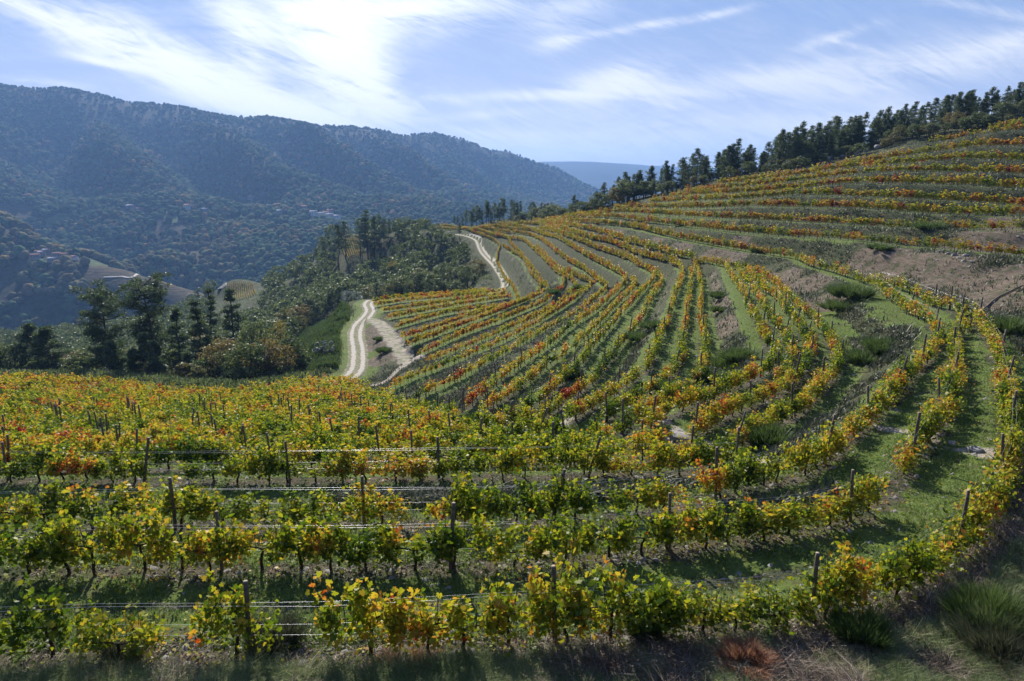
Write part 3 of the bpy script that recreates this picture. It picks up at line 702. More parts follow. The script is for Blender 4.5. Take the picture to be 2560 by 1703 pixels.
# ---------------------------------------------------------------- leaf clouds
LOBE = np.array([(0, -.10), (.22, -.42), (.50, -.20), (.42, .02), (.62, .28), (.34, .36), (.30, .62), (0, .92), (-.30, .62), (-.34, .36), (-.62, .28), (-.42, .02), (-.50, -.20), (-.22, -.42)])
HEXL = np.array([(0, -.4), (.5, -.15), (.52, .35), (0, .85), (-.52, .35), (-.5, -.15)])
QUAD = np.array([(0, -.45), (.5, .15), (0, .75), (-.5, .15)])
def leaves(C, size, N, U, shape, fold=.12):
    """C centres (n,3), size (n,), N normals, U leaf direction -> V, F (n-gons), leaf id"""
    N = N / (np.linalg.norm(N, axis=1, keepdims=True) + 1e-9)
    U = U - (U * N).sum(1, keepdims=True) * N; U /= np.linalg.norm(U, axis=1, keepdims=True) + 1e-9
    W = np.cross(N, U); k = len(shape); n = len(C)
    sh = shape[None] * np.asarray(size)[:, None, None]
    V = C[:, None] + sh[..., :1] * W[:, None] + sh[..., 1:] * U[:, None] + (np.abs(sh[..., :1]) * fold * 2 - sh[..., 1:] * fold) * N[:, None]
    F = np.arange(n * k).reshape(n, k)
    return V.reshape(-1, 3), F, np.repeat(rng.random(n), k)
def rdir(n, zbias=0.0, r=rng):
    v = r.normal(size=(n, 3)); v[:, 2] += zbias; return v / np.linalg.norm(v, axis=1, keepdims=True)
def vine_points(nl, r, half=.82, wide=.23):
    """leaf centres of one plant: canes rising from a low cordon, some arching over"""
    nc = r.integers(7, 13); per = np.maximum(3, (nl * r.dirichlet(np.full(nc, 3.0))).astype(int)); C = []
    for k in range(nc):
        x0 = r.uniform(-half, half); top = r.uniform(.85, 1.35) * (1.15 if r.random() < .3 else .85); lean = r.normal(0, .28); arch = r.random() < .4
        t = r.random(per[k]) ** .85; yl = r.normal(0, .7 * wide)
        x = x0 + lean * t + r.normal(0, .11, per[k]); y = r.normal(0, wide, per[k]) * (1 - .35 * t) + yl * t
        z = .42 + top * t - (arch * .75 * t ** 3) + r.normal(0, .10, per[k])
        C.append(np.c_[x, y, z])
    C = np.vstack(C); C[:, 2] = np.maximum(C[:, 2], .22 + .2 * r.random(len(C))); return C
def vine_foliage(nl, size, shape, seed, wide=.2):
    r = np.random.default_rng(seed); C = vine_points(nl, r, wide=wide)
    n = len(C); N = rdir(n, .25, r); N[:, 1] *= 1.5; U = rdir(n, -1.0, r)
    V, F, a = leaves(C, size * r.uniform(.55, 1.25, n), N, U, shape)
    return V, F, a
VINES = [mesh_np('vine_foliage', *(lambda v: (v[0], v[1]))(vf := vine_foliage(600, .098, LOBE, 100 + i, .22)), MV, attrs=dict(leaf=vf[2]), link=False) for i in range(12)]
def trunk_mesh(seed):
    r = np.random.default_rng(seed); A = Acc()
    z = np.linspace(-.05, .66, 8); b = np.cumsum(r.normal(0, .018, (8, 2)), axis=0)
    P = np.c_[b[:, 0], b[:, 1], z]; A.add(*tube(P, np.linspace(.042, .028, 8), 6))
    for sgn in (-1, 1):
        t = np.linspace(0, 1, 7); Q = np.c_[P[-1, 0] + sgn * .55 * t, P[-1, 1] + r.normal(0, .012, 7), .66 + .06 * np.sin(t * 3) + r.normal(0, .008, 7)]
        A.add(*tube(Q, np.linspace(.026, .012, 7), 5))
        for k in range(4):
            x0 = sgn * r.uniform(.08, .55); h = r.uniform(.5, 1.1); l = r.normal(0, .18); t = np.linspace(0, 1, 6)
            A.add(*tube(np.c_[P[-1, 0] + x0 + l * t, r.normal(0, .05) * t + .0 * t, .68 + h * t - .15 * t ** 3], np.linspace(.008, .004, 6), 4))
    V, F = A.get(); return mesh_np('vine_trunk', V, F, M_BARK, link=False)
TRUNKS = [trunk_mesh(200 + i) for i in range(8)]

# every vine place along the rows
VP = []
vrows = [P for P, k in ROWS if k == 'vine']
for ri, P in enumerate(vrows):
    Q = resample(P, 1.12); d = np.gradient(Q[:, :2], axis=0); a = np.arctan2(d[:, 1], d[:, 0])
    for i in range(len(Q)):
        x, y = Q[i, 0] + rng.normal(0, .13), Q[i, 1] + rng.normal(0, .09)
        if abs(x) > .86 * y + 7: continue
        if rng.random() < (.13 if y < 60 else .04): continue
        VP.append((x, y, a[i], ri))
for (a_, b_, c_, d_) in [((560, 762), (648, 706), 0, 0)]:
    pass
def patch_rows(quad, nrow):
    A_, B_, C_, D_ = [hit(*q) for q in quad]          # first row A-B, last row D-C
    if any(q is None or q[1] > 620 for q in (A_, B_, C_, D_)): print('patch missed', quad, A_, B_, C_, D_); return
    for k in range(nrow):
        f = k / (nrow - 1); p = A_ * (1 - f) + D_ * f; q = B_ * (1 - f) + C_ * f; L = np.hypot(*(q - p)[:2]); an = math.atan2(q[1] - p[1], q[0] - p[0])
        for u_ in np.arange(0, L, 1.3): w_ = p + (q - p) * u_ / L; VP.append((w_[0], w_[1], an, 900))
patch_rows([(566, 760), (566, 714), (632, 712), (640, 738)], 14)
patch_rows([(866, 650), (852, 606), (893, 596), (905, 640)], 9)
VP = np.array(VP); VZ = H(VP[:, 0], VP[:, 1])
# the gap in the nearest row where the wires are bare
g0 = hit(745, 1600); VP_keep = np.ones(len(VP), bool)
if g0 is not None:
    RA = rowA; ia = [i for i, P in enumerate(vrows) if P is rowA or (len(P) == len(rowA) and np.allclose(P, rowA))][0]
    gx0 = ray(715, 1520)[0] / ray(715, 1520)[1] * 15.6; gx1 = ray(822, 1520)[0] / ray(822, 1520)[1] * 15.6
    VP_keep = ~((VP[:, 3] == ia) & (VP[:, 0] > gx0) & (VP[:, 0] < gx1) & (VP[:, 1] < 20))
VP = VP[VP_keep]; VZ = VZ[VP_keep]
vd = np.hypot(VP[:, 0], VP[:, 1]); uu = VP[:, 0] / VP[:, 1]
show = np.where(np.abs(uu) < .80, vd, vd + 1000)
order = np.argsort(show); NEARV = order[:300]; FARV = order[300:]
print('vines', len(VP), 'near to', vd[NEARV].max())

def cw(f):   # words for the colour a vine shows at its place
    return f
CENT = {}
rown = {}
def row_word(ri, y):
    return rown.get(ri)
ROWNAMES = {}
# order the rows that hold individual vines by distance under the middle of the view
nr = sorted(set(int(v) for v in VP[NEARV][:, 3]), key=lambda i: np.hypot(*vrows[i][:, :2].T)[np.argsort(np.hypot(*vrows[i][:, :2].T))[:8]].mean())
ORD = ['first', 'second', 'third', 'fourth', 'fifth', 'sixth', 'seventh', 'eighth', 'ninth', 'tenth', 'eleventh', 'twelfth', 'thirteenth', 'fourteenth', 'fifteenth', 'sixteenth', 'seventeenth', 'eighteenth', 'nineteenth', 'twentieth']
def nth(k): return '%d%s' % (k, 'th' if 10 <= k % 100 <= 20 else {1: 'st', 2: 'nd', 3: 'rd'}.get(k % 10, 'th'))
for k, ri in enumerate(nr): ROWNAMES[ri] = ORD[min(k, 19)]
def place_word(u):
    return 'far left' if u < -.5 else 'left' if u < -.22 else 'centre left' if u < 0 else 'centre right' if u < .25 else 'right' if u < .5 else 'far right'
VRANK = {}
for ri in nr:
    mem = [i for i in NEARV if int(VP[i][3]) == ri]
    for k, i in enumerate(sorted(mem, key=lambda i: VP[i][0] / VP[i][1])): VRANK[i] = k + 1
for q, i in enumerate(NEARV):
    x, y, a, ri = VP[i]; ri = int(ri); z = VZ[i]
    o = empty('grapevine', (x, y, z), a + (math.pi if rng.random() < .5 else 0))
    s = rng.uniform(.85, 1.25); o.scale = (rng.uniform(1.0, 1.35), s, rng.uniform(.68, 1.30) * float(np.interp(y, [17, 28], [1.0, .84])))
    f = bpy.data.objects.new('foliage', VINES[rng.integers(12)]); f.parent = o; col.objects.link(f)
    t = bpy.data.objects.new('trunk', TRUNKS[rng.integers(8)]); t.parent = o; col.objects.link(t)
    tag(o, 'autumn grapevine, %s plant from the left in the %s row up from the lower bank' % (nth(VRANK[i]), ROWNAMES[ri]), 'grapevine', 'grapevines of the %s row' % ROWNAMES[ri])

# all the vines farther off, as one mass of leaves
def far_vines():
    Vs, Fs, As = {}, {}, {}
    cache = {}
    for lod, (nl, sz, shp) in enumerate([(330, .112, HEXL), (165, .155, QUAD), (135, .205, QUAD)]):
        cache[lod] = [vine_foliage(nl, sz, shp, 300 + lod * 20 + k, (.17, .085, .075)[lod]) for k in range(8)]
    A = Acc(); att = []
    dist = vd[FARV]; lods = np.where(dist < 62, 0, np.where(dist < 115, 1, 2))
    for i, l in zip(FARV, lods):
        V, F, a = cache[l][rng.integers(8)]
        x, y, an, _ = VP[i]; c, s = math.cos(an), math.sin(an); k = rng.uniform(.85, 1.15, 2)
        k = k * (np.array([1.2, .80]) if l == 0 else np.array([1.35, .86]) if l == 1 else np.array([1.45, .98]))
        W = np.c_[x + V[:, 0] * c * k[0] - V[:, 1] * s, y + V[:, 0] * s * k[0] + V[:, 1] * c, VZ[i] + V[:, 2] * k[1]]
        A.add(W, F); att.append((F.shape[1], a))
    # keep attribute order = vertex order
    V = np.vstack(A.V); F = [np.vstack(f) for f in A.F.values()]
    # trunks and stakes as thin blades
    T = Acc(); n = len(FARV); P = np.c_[VP[FARV][:, :2], VZ[FARV]]
    for w_, ax in ((.035, 0), (.035, 1)):
        o = np.zeros((n, 3)); o[:, ax] = w_
        Q = np.stack([P - o, P + o, P + o + (0, 0, .85), P - o + (0, 0, .85)], 1).reshape(-1, 3)
        T.add(Q, np.arange(len(Q)).reshape(-1, 4))
    TV, TF = T.get(); nF = sum(len(f) for f in F)
    F = F + [TF[0] + len(V)]
    att = np.concatenate([a for _, a in att] + [np.zeros(len(TV))])
    idx = np.r_[np.zeros(nF, int), np.ones(len(TF[0]), int)]
    o = mesh_np('distant_grapevines', np.vstack([V, TV]), F, [MV, M_BARK], attrs=dict(leaf=att), mat_idx=idx)
    tag(o, 'yellow, orange and red rows of grapevines following the terraces into the distance', 'grapevines', kind='stuff')
far_vines()

# ---------------------------------------------------------------- posts and wires
def post_mesh(h, r0, seed):
    r = np.random.default_rng(seed); A = Acc(); n = 6
    P = np.c_[np.cumsum(r.normal(0, .006, n)), np.cumsum(r.normal(0, .006, n)), np.linspace(-.25, h, n)]
    V, F = tube(P, np.linspace(r0 * 1.08, r0 * .94, n), 9); top = np.arange(len(V) - 9, len(V))
    V = np.vstack([V, P[-1] + (0, 0, .008)]); c = len(V) - 1
    T = np.array([(top[i], top[(i + 1) % 9], c) for i in range(9)])
    return mesh_np('vineyard_post', V, [F, T], [M_POST, M_CUT], mat_idx=[0] * len(F) + [1] * 9, link=False)
POSTM = [post_mesh(1.85 + .06 * k, .050 + .005 * (k % 3), 400 + k) for k in range(6)]
PP = []
for ri, P in enumerate(vrows):
    Q = resample(P, 6.4)
    if ri == ia: pass
    for i in range(len(Q)):
        x, y = Q[i, :2]
        if abs(x) > .82 * y + 4: continue
        d = Q[min(i + 1, len(Q) - 1), :2] - Q[max(i - 1, 0), :2]
        PP.append((x, y, math.atan2(d[1], d[0]), ri, 1 if i in (0, len(Q) - 1) else 0))
# the two posts by the bare wires
PP = [p for p in PP if not (p[3] == ia and gx0 - 2.0 < p[0] < gx0 + 1.6 and p[1] < 20)]
for px, py in ((694, 1590),):
    h = hit(px, py); PP.append((gx0 - .25, float(np.interp(gx0 - .25, np.sort(rowA[:, 0]), rowA[np.argsort(rowA[:, 0]), 1])), 0.0, ia, 0))
PP = [p for k, p in enumerate(PP) if p[1] < 70 or k % 2]
PP = np.array(PP); PZ = H(PP[:, 0], PP[:, 1]); pd = np.hypot(PP[:, 0], PP[:, 1])
po = np.argsort(pd); NP = po[:190]; FP = po[190:]
PR = nr + sorted(set(int(PP[i][3]) for i in NP) - set(nr), key=lambda r: np.hypot(*vrows[r][:, :2].T).min())
PRANK = {}
for ri in PR:
    for k, i in enumerate(sorted([i for i in NP if int(PP[i][3]) == ri], key=lambda i: PP[i][0] / PP[i][1])): PRANK[i] = k + 1
for i in NP:
    x, y, a, ri, end = PP[i]; ri = int(ri)
    o = bpy.data.objects.new('vineyard_post', POSTM[rng.integers(6)]); col.objects.link(o)
    o.location = (x, y, PZ[i]); lean = rng.normal(0, .05, 2) + np.array([0, 0])
    if rng.random() < .14: lean = lean + rng.choice([-1, 1]) * np.array([.02, .20])
    o.rotation_euler = (lean[0], lean[1], a)
    tag(o, 'wooden post, %s from the left in the %s vine row up from the lower bank' % (nth(PRANK[i]), ORD[PR.index(ri)] if PR.index(ri) < 20 else nth(PR.index(ri) + 1)), 'post', 'wooden posts of the vine rows')
def far_posts():
    n = len(FP); P = np.c_[PP[FP][:, :2], PZ[FP]]; A = Acc()
    a = np.linspace(0, 2 * math.pi, 5)[:4]; ring = np.c_[np.cos(a), np.sin(a), 0 * a] * .045
    ln = rng.normal(0, .08, (n, 1, 3)); ln[..., 2] = np.where(P[:, 1:2] > 62, 1.55, 1.95)
    V = np.concatenate([P[:, None] + ring[None], P[:, None] + ring[None] * .95 + ln], 1).reshape(-1, 3)
    b = np.arange(n)[:, None, None] * 8
    F = (b + np.array([[0, 1, 5, 4], [1, 2, 6, 5], [2, 3, 7, 6], [3, 0, 4, 7], [4, 5, 6, 7]])[None]).reshape(-1, 4)
    # slim stakes between the posts
    o = mesh_np('distant_posts', V, F, M_POST)
    tag(o, 'wooden trellis posts of the farther vine rows', 'posts', kind='stuff')
far_posts()
def mat_wire():
    m, n = material('galvanised wire'); p = n.node('ShaderNodeBsdfPrincipled')
    n.put(p.inputs['Base Color'], (.75, .75, .76)); p.inputs['Metallic'].default_value = 1; p.inputs['Roughness'].default_value = .35; out_surface(n, p.outputs[0]); return m
MW = mat_wire()
def wires():
    for k, ri in enumerate(nr[:4]):
        P = resample(vrows[ri], 2.6); P = P[(P[:, 1] < 75) & (np.abs(P[:, 0]) < .9 * P[:, 1] + 5)]
        if len(P) < 4: continue
        z = H(P[:, 0], P[:, 1]); z = np.convolve(np.pad(z, 2, mode='edge'), np.ones(5) / 5, 'valid'); A = Acc()
        for h in (.62, .90, 1.42):
            for off in ((-.07, .07) if h > 1 else (0.0,)):
                d = np.gradient(P[:, :2], axis=0); d /= np.linalg.norm(d, axis=1, keepdims=True)
                Q = np.c_[P[:, 0] - d[:, 1] * off, P[:, 1] + d[:, 0] * off, z + h + .015 * np.sin(np.arange(len(P)) * 1.9 + off * 20)]
                A.add(*tube(Q, .0028, 4))
        V, F = A.get(); o = mesh_np('trellis_wires', V, F, MW, smooth=True)
        tag(o, 'bright steel trellis wires strung along the %s vine row up from the lower bank' % ORD[k], 'wires', 'trellis wires')
wires()

# ---------------------------------------------------------------- trees
def limb(A, p0, p1, r0, r1, n=6, bend=.06, sides=6, r=rng):
    t = np.linspace(0, 1, n)[:, None]; L = np.linalg.norm(np.subtract(p1, p0))
    P = np.array(p0) + (np.array(p1) - np.array(p0)) * t + r.normal(0, bend * L, 3) * np.sin(t * math.pi) + r.normal(0, .012 * L, (n, 3)) * np.sin(t * math.pi)
    A.add(*tube(P, np.linspace(r0, r1, n), sides)); return P
def oak(seed, h=8.0, w=3.2, nclump=46, per=60, leaf=.30, low=.12, tone=1.0):
    r = np.random.default_rng(seed); A = Acc(); th = h * .36
    P = limb(A, (0, 0, -.6), (r.normal(0, .25), r.normal(0, .25), th), .035 * h, .022 * h, 6, .03, 7, r)
    cl = []
    for k in range(nclump):
        u = rdir(1, .15, r)[0]; rad = r.uniform(.45, 1.0) ** .6
        c = np.array([u[0] * w * rad, u[1] * w * rad, h * (.56 + low * 0) + u[2] * h * .40 * rad]); c[2] = max(c[2], h * low + .3)
        cl.append((c, r.uniform(.55, 1.15) * h * .10))
    for k in range(9):
        c = cl[k][0]; limb(A, P[-1 - (k % 2)], c * .9 + np.array([0, 0, h * .05]), .014 * h, .004 * h, 5, .08, 5, r)
    V, F, a = [], [], []
    C = np.vstack([c + rdir(per, .25, r) * s * r.uniform(.55, 1.1, (per, 1)) * np.array([1.25, 1.25, .85]) for c, s in cl])
    ctr = np.repeat(np.array([c for c, s in cl]), per, 0)
    N = (C - ctr) + rdir(len(C), .3, r) * h * .06; U = rdir(len(C), -.3, r)
    V, F, a = leaves(C, leaf * r.uniform(.6, 1.3, len(C)), N, U, QUAD, .1)
    TV, TF = A.get()
    return (mesh_np('oak_trunk', TV, TF, M_PBARK, link=False), V, F, a)
def pine(seed, h=12.0, w=2.2, bare=.45, per=46, nwh=12, leaf=.42, taper=.55, flat=False):
    r = np.random.default_rng(seed); A = Acc(); n = 9; t = np.linspace(0, 1, n)
    P = np.c_[np.cumsum(r.normal(0, .010 * h, n)), np.cumsum(r.normal(0, .010 * h, n)), -.8 + (h + .3) * t]
    A.add(*tube(P, np.linspace(.016 * h, .004 * h, n), 7)); C = []; K = []
    for k in range(nwh):
        f = bare + (1 - bare) * (k + r.uniform(-.3, .3)) / (nwh - 1); f = min(max(f, bare * .8), 1.0)
        prof = (math.sin(math.pi * min(1, (f - bare) / (1 - bare) * .72 + .28)) ** .8) if not flat else (.55 + .45 * (f - bare) / (1 - bare))
        L0 = w * max(.22, prof)
        base = np.array([np.interp(f, t, P[:, 0]), np.interp(f, t, P[:, 1]), np.interp(f, t, P[:, 2])])
        for b in range(r.integers(3, 6)):
            a = r.uniform(0, 2 * math.pi); L = L0 * r.uniform(.55, 1.15); e = base + np.array([math.cos(a) * L, math.sin(a) * L, L * r.uniform(.05, .42)])
            limb(A, base, e, .0055 * h, .0015 * h, 4, .06, 4, r)
            for s_ in (1.0, .72, .45)[: (3 if L > .8 else 2)]:
                c = base + (e - base) * s_ + r.normal(0, .10 * w, 3) * (1, 1, .5); m = int(per * (.8 if s_ < 1 else 1) / 2.4)
                rr = .145 * w + .22
                C.append(c + rdir(m, .4, r) * rr * r.uniform(.3, 1.1, (m, 1)) * np.array([1.2, 1.2, .75])); K.append(np.repeat(c[None], m, 0))
    C = np.vstack(C); K = np.vstack(K); U = (C - K) + rdir(len(C), .5, r) * .22; N = rdir(len(C), 0, r)
    V, F, a = leaves(C, leaf * r.uniform(.6, 1.2, len(C)), N, U, np.array([(0, -.5), (.17, .1), (0, .8), (-.17, .1)]), .05)
    TV, TF = A.get()
    return (mesh_np('pine_trunk', TV, TF, M_PBARK, link=False), V, F, a)
def crown_mesh(name, VFa, mat): return mesh_np(name, VFa[0], VFa[1], mat, attrs=dict(leaf=VFa[2]), link=False)
OAKS = []
for k in range(9):
    q = oak(500 + k, h=8 + (k % 3), w=3.0 + .35 * (k % 4), nclump=44 + 4 * (k % 3)); OAKS.append((q[0], crown_mesh('oak_crown', q[1:], M_OAK)))
PINES = []
for k in range(9):
    q = pine(600 + k, h=12, w=1.7 + .25 * (k % 4), bare=(.35, .5, .2)[k % 3], nwh=11 + k % 3); PINES.append((q[0], crown_mesh('pine_crown', q[1:], M_PINE)))
PINES2 = []
for k in range(8):
    q = pine(660 + k, h=12, w=2.1 + .3 * (k % 4), bare=(.10, .28, .18)[k % 3], nwh=14, per=58, leaf=.46); PINES2.append((q[0], crown_mesh('pine_crown', q[1:], M_PINE)))
def place_tree(name, meshes, loc, h, hbase, rz=None, wscale=1.0, label=None, cat='tree', group=None, mat=None, lean=None):
    o = empty(name, loc, rng.uniform(0, 6.28) if rz is None else rz); k = h / hbase; o.scale = (k * wscale, k * wscale, k)
    if lean: o.rotation_euler = (lean[0], lean[1], 0)
    t = bpy.data.objects.new('trunk', meshes[0]); t.parent = o; col.objects.link(t)
    c = bpy.data.objects.new('crown', meshes[1]); c.parent = o; col.objects.link(c)
    if mat is not None:
        c.material_slots[0].link = 'OBJECT'; c.material_slots[0].material = mat
    return tag(o, label, cat, group)
# tall pines at the lower left, from the photograph's own trees
LEFTP = [  # px base, py top, depth, width, label
    (585 / 2.74, 722, 128, 4.6, 'tall broad pine with a layered crown, left of the two largest pines', .30),
    (948 / 2.74, 708, 122, 4.3, 'tall leaning pine with a dense round top above the vine rows', .40),
    (20, 808, 135, 2.7, 'short pine at the left edge of the wood', .35), (62, 820, 128, 3.0, 'bushy pine beside the leftmost pine', .30),
    (404, 768, 130, 1.9, 'slim pine right of the tallest leaning pine', .35), (461, 752, 124, 2.1, 'thin see-through pine at the middle of the lower wood', .35),
    (494, 722, 150, 1.9, 'slender bare-stemmed pine behind the dark oaks', .45), (556, 724, 146, 2.3, 'slender pine rising above the dark oaks', .45),
    (318, 830, 118, 1.5, 'small dark pine under the leaning pine', .15), (235, 850, 120, 1.6, 'young pine between the two tall pines', .2), (430, 880, 112, 1.0, 'little pine sapling below the slim pines', .1), (280, 872, 116, 1.0, 'narrow sapling left of the leaning pine', .1),
    (345, 850, 112, 1.3, 'dark half-grown pine in front of the leaning pine', .15)]
for k, (px, pt, t, w, lab, bare) in enumerate(LEFTP):
    b = at(px, t); u, y, s = ray(px, pt); h = s / y * t - b[2]
    q = pine(700 + k, h=h, w=w, bare=bare, per=int(78 + 16 * w), nwh=int(10 + 1.5 * w), leaf=.50, flat=(k in (0, 1)))
    place_tree('pine_tree', (q[0], crown_mesh('pine_crown', q[1:], M_PINE)), b, 1, 1, 0, label=lab, group='pines of the lower wood', cat='pine tree', lean=(0, -.06) if k == 1 else None)
LEFTO = [(520, 845, 110, 5.0), (575, 850, 107, 5.5), (640, 845, 110, 4.8), (480, 890, 108, 4.0), (690, 830, 120, 3.6), (610, 800, 128, 5.0), (380, 870, 130, 3.4), (150, 880, 128, 3.5), (250, 890, 136, 3.4), (60, 905, 130, 3.0), (715, 880, 118, 3.0), (660, 905, 108, 3.4), (545, 915, 103, 3.0),
         (330, 905, 112, 2.6), (200, 915, 118, 2.8), (110, 915, 122, 2.6), (20, 905, 126, 2.8), (420, 905, 108, 2.8), (455, 915, 104, 2.4)]
for k, (px, pt, t, w) in enumerate(LEFTO):
    b = at(px, t); u, y, s = ray(px, pt); h = max(3.0, s / y * t - b[2])
    q = oak(800 + k, h=h, w=w * .8, nclump=int(40 + 8 * w), per=55, leaf=.30, low=.12)
    place_tree('oak_tree', (q[0], crown_mesh('oak_crown', q[1:], M_OAK)), b, 1, 1, 0, label='dark round oak at the lower edge of the wood, %s from the left' % nth(sorted(range(len(LEFTO)), key=lambda i: LEFTO[i][0]).index(k) + 1), group='dark oaks behind the lower vine rows', cat='oak tree')
# pale shrubby tree by the track, bare-armed
for px, pt, t, w, lab, mt, hh in [(785, 868, 118, 2.4, 'silvery-leaved young tree beside the broom slope', M_PALE, 0), (865, 722, 190, 3.5, 'pale shrub at the bend of the track', M_PALE, 0), (1160, 690, 232, 4.5, 'pale grey bush mass above the far end of the plot', M_PALE, 0), (668, 790, 175, 2.0, 'yellowing small tree in the oak wood', M_YELL, 0), (975, 645, 300, 2.6, 'yellow-green tree among the dark oaks', M_YELL, 0)]:
    b = at(px, t); u, y, s = ray(px, pt); h = max(2.6, s / y * t - b[2]); q = oak(900 + int(px), h=h, w=w, nclump=34, per=50, leaf=.22)
    place_tree('small_tree', (q[0], crown_mesh('tree_crown', q[1:], mt)), b, 1, 1, 0, label=lab, cat='tree')

# the wooded shoulder below the far track
def in_poly(px, py, poly):
    c = False; n = len(poly)
    for i in range(n):
        x1, y1 = poly[i]; x2, y2 = poly[(i + 1) % n]
        if (y1 > py) != (y2 > py) and px < (x2 - x1) * (py - y1) / (y2 - y1) + x1: c = not c
    return c
def pix(x, y, z):
    c, s = math.cos(PITCH), math.sin(PITCH); f = y * c - z * s; u = y * s + z * c
    return 1280 + FPX * x / f, 851.5 - FPX * u / f
pts = []; tries = 0
RD = np.vstack([TRACK, TRACKM, TRACK2])
WOOD = [(742, 800), (835, 752), (930, 738), (1228, 722), (1218, 690), (1190, 640), (1150, 605), (1110, 570), (1050, 552), (900, 540), (780, 560), (640, 640), (400, 700), (-600, 800), (-600, 960), (100, 930), (560, 940), (700, 860)]
while tries < 30000 and len(pts) < 1300:
    tries += 1
    t = math.exp(rng.uniform(math.log(128), math.log(600))); px = rng.uniform(-520, 1260)
    p = at(px, t); qx, qy = pix(p[0], p[1], p[2] + 5)
    if not in_poly(qx, qy, WOOD): continue
    if p[1] < np.interp(qx, [300, 700, 820, 950, 1200], [130, 150, 198, 214, 205]): continue
    if np.hypot(RD[:, 0] - p[0], RD[:, 1] - p[1]).min() < (4.5 if qx > 1000 else 9): continue
    if plan(FD, p[0], p[1], 99.)[0] < (4.3 if qx > 1000 else 6): continue
    a, b_ = p[0], p[1]
    ty = pix(p[0], p[1], p[2] + 10)[1]
    if 530 < qx < 662 and ty < 775 and t > 170: continue
    if 832 < qx < 920 and ty < 668 and t > 200: continue
    if qx > 1120 and p[1] > 320: continue
    if any((a - q[0]) ** 2 + (b_ - q[1]) ** 2 < (2.8 + .0055 * t) ** 2 for q in pts): continue
    pts.append((p[0], p[1], p[2], qx, qy))
pts.sort(key=lambda p: p[1]); vis_ = [p for p in pts if p[3] > -60]; MASS = vis_[170:] + [p for p in pts if p[3] <= -60]; pts = vis_[:170]; print('mass', len(MASS))
def oak_mass():
    var = [oak(950 + k, h=8.5, w=3.4, nclump=34, per=24, leaf=.46)[1:] for k in range(6)]; A = Acc(); at_ = []
    for x, y, z, qx, qy in MASS:
        V, F, a = var[rng.integers(6)]; k = rng.uniform(1.0, 1.5) * (.75 if qx > 1060 else 1); an = rng.uniform(0, 6.28); c, s_ = math.cos(an), math.sin(an)
        A.add(np.c_[x + k * (V[:, 0] * c - V[:, 1] * s_), y + k * (V[:, 0] * s_ + V[:, 1] * c), z - .4 + V[:, 2] * k], F); at_.append(a)
    V, F = A.get(); tag(mesh_np('oak_wood', V, F, M_OAK, attrs=dict(leaf=np.concatenate(at_))), 'dense oak wood falling away to the river behind the nearer trees', 'wood', kind='stuff')
oak_mass()
ZONES = []
for k, (x, y, z, qx, qy) in enumerate(pts):
    isp = (qx < 960 and rng.random() < .16)
    zone = 'beside the two-rut track' if qx > 1050 else 'on the crest of the wooded shoulder' if y > 360 else 'above the broom slope' if qx > 760 else 'on the lower flank of the wooded shoulder'
    if isp:
        m = PINES[rng.integers(9)]; h = rng.uniform(7, 10)
        place_tree('pine_tree', m, (x, y, z), h, 12, wscale=1.25, label='dark pine among oaks ' + zone + ', %s nearest there' % nth(sum(1 for q in ZONES if q == zone + 'p') + 1), cat='pine tree', group='pines among the oaks ' + zone); ZONES.append(zone + 'p')
    else:
        m = OAKS[rng.integers(9)]; h = rng.uniform(7.5, 11.5) * (.75 if qx > 1100 else 1)
        place_tree('oak_tree', m, (x, y, z - .3), h, 9, wscale=rng.uniform(1.05, 1.4), label='round grey-green oak ' + zone + ', %s nearest there' % nth(sum(1 for q in ZONES if q == zone) + 1), cat='oak tree', group='oaks ' + zone); ZONES.append(zone)
print('shoulder', len(pts))
# pines standing alone on and above the shoulder
for k, (px, pt, pb, t, lab) in enumerate([(915, 524, 600, 345, 'tallest dark pine on the crest of the shoulder'), (932, 540, 590, 350, 'second dark pine on the shoulder crest'), (945, 536, 590, 362, 'pointed pine on the shoulder crest'), (857, 552, 605, 355, 'dark pine by the orange vineyard patch'), (840, 560, 610, 350, 'small pine left of the orange vineyard patch'),
        (972, 548, 590, 372, 'small pine right of the shoulder crest'), (985, 545, 585, 378, 'round-topped pine on the crest line'), (1023, 548, 580, 385, 'lone small pine on the skyline of the shoulder'), (1047, 550, 580, 385, 'paired small pines on the skyline of the shoulder'), (800, 590, 640, 372, 'thin pine on the falling crest line'),
        (1149, 556, 605, 292, 'narrow dark conifer standing before the first far terraces'), (895, 545, 600, 350, 'pine leaning over the orange patch'), (955, 545, 590, 360, 'slim crest pine in the middle of its cluster')]):
    b = at(px, t); u, y, s = ray(px, pt); h = s / y * t - b[2]
    place_tree('pine_tree', PINES[k % 9], b, h, 12, wscale=1.0 if k != 10 else .8, label=lab, cat='pine tree')
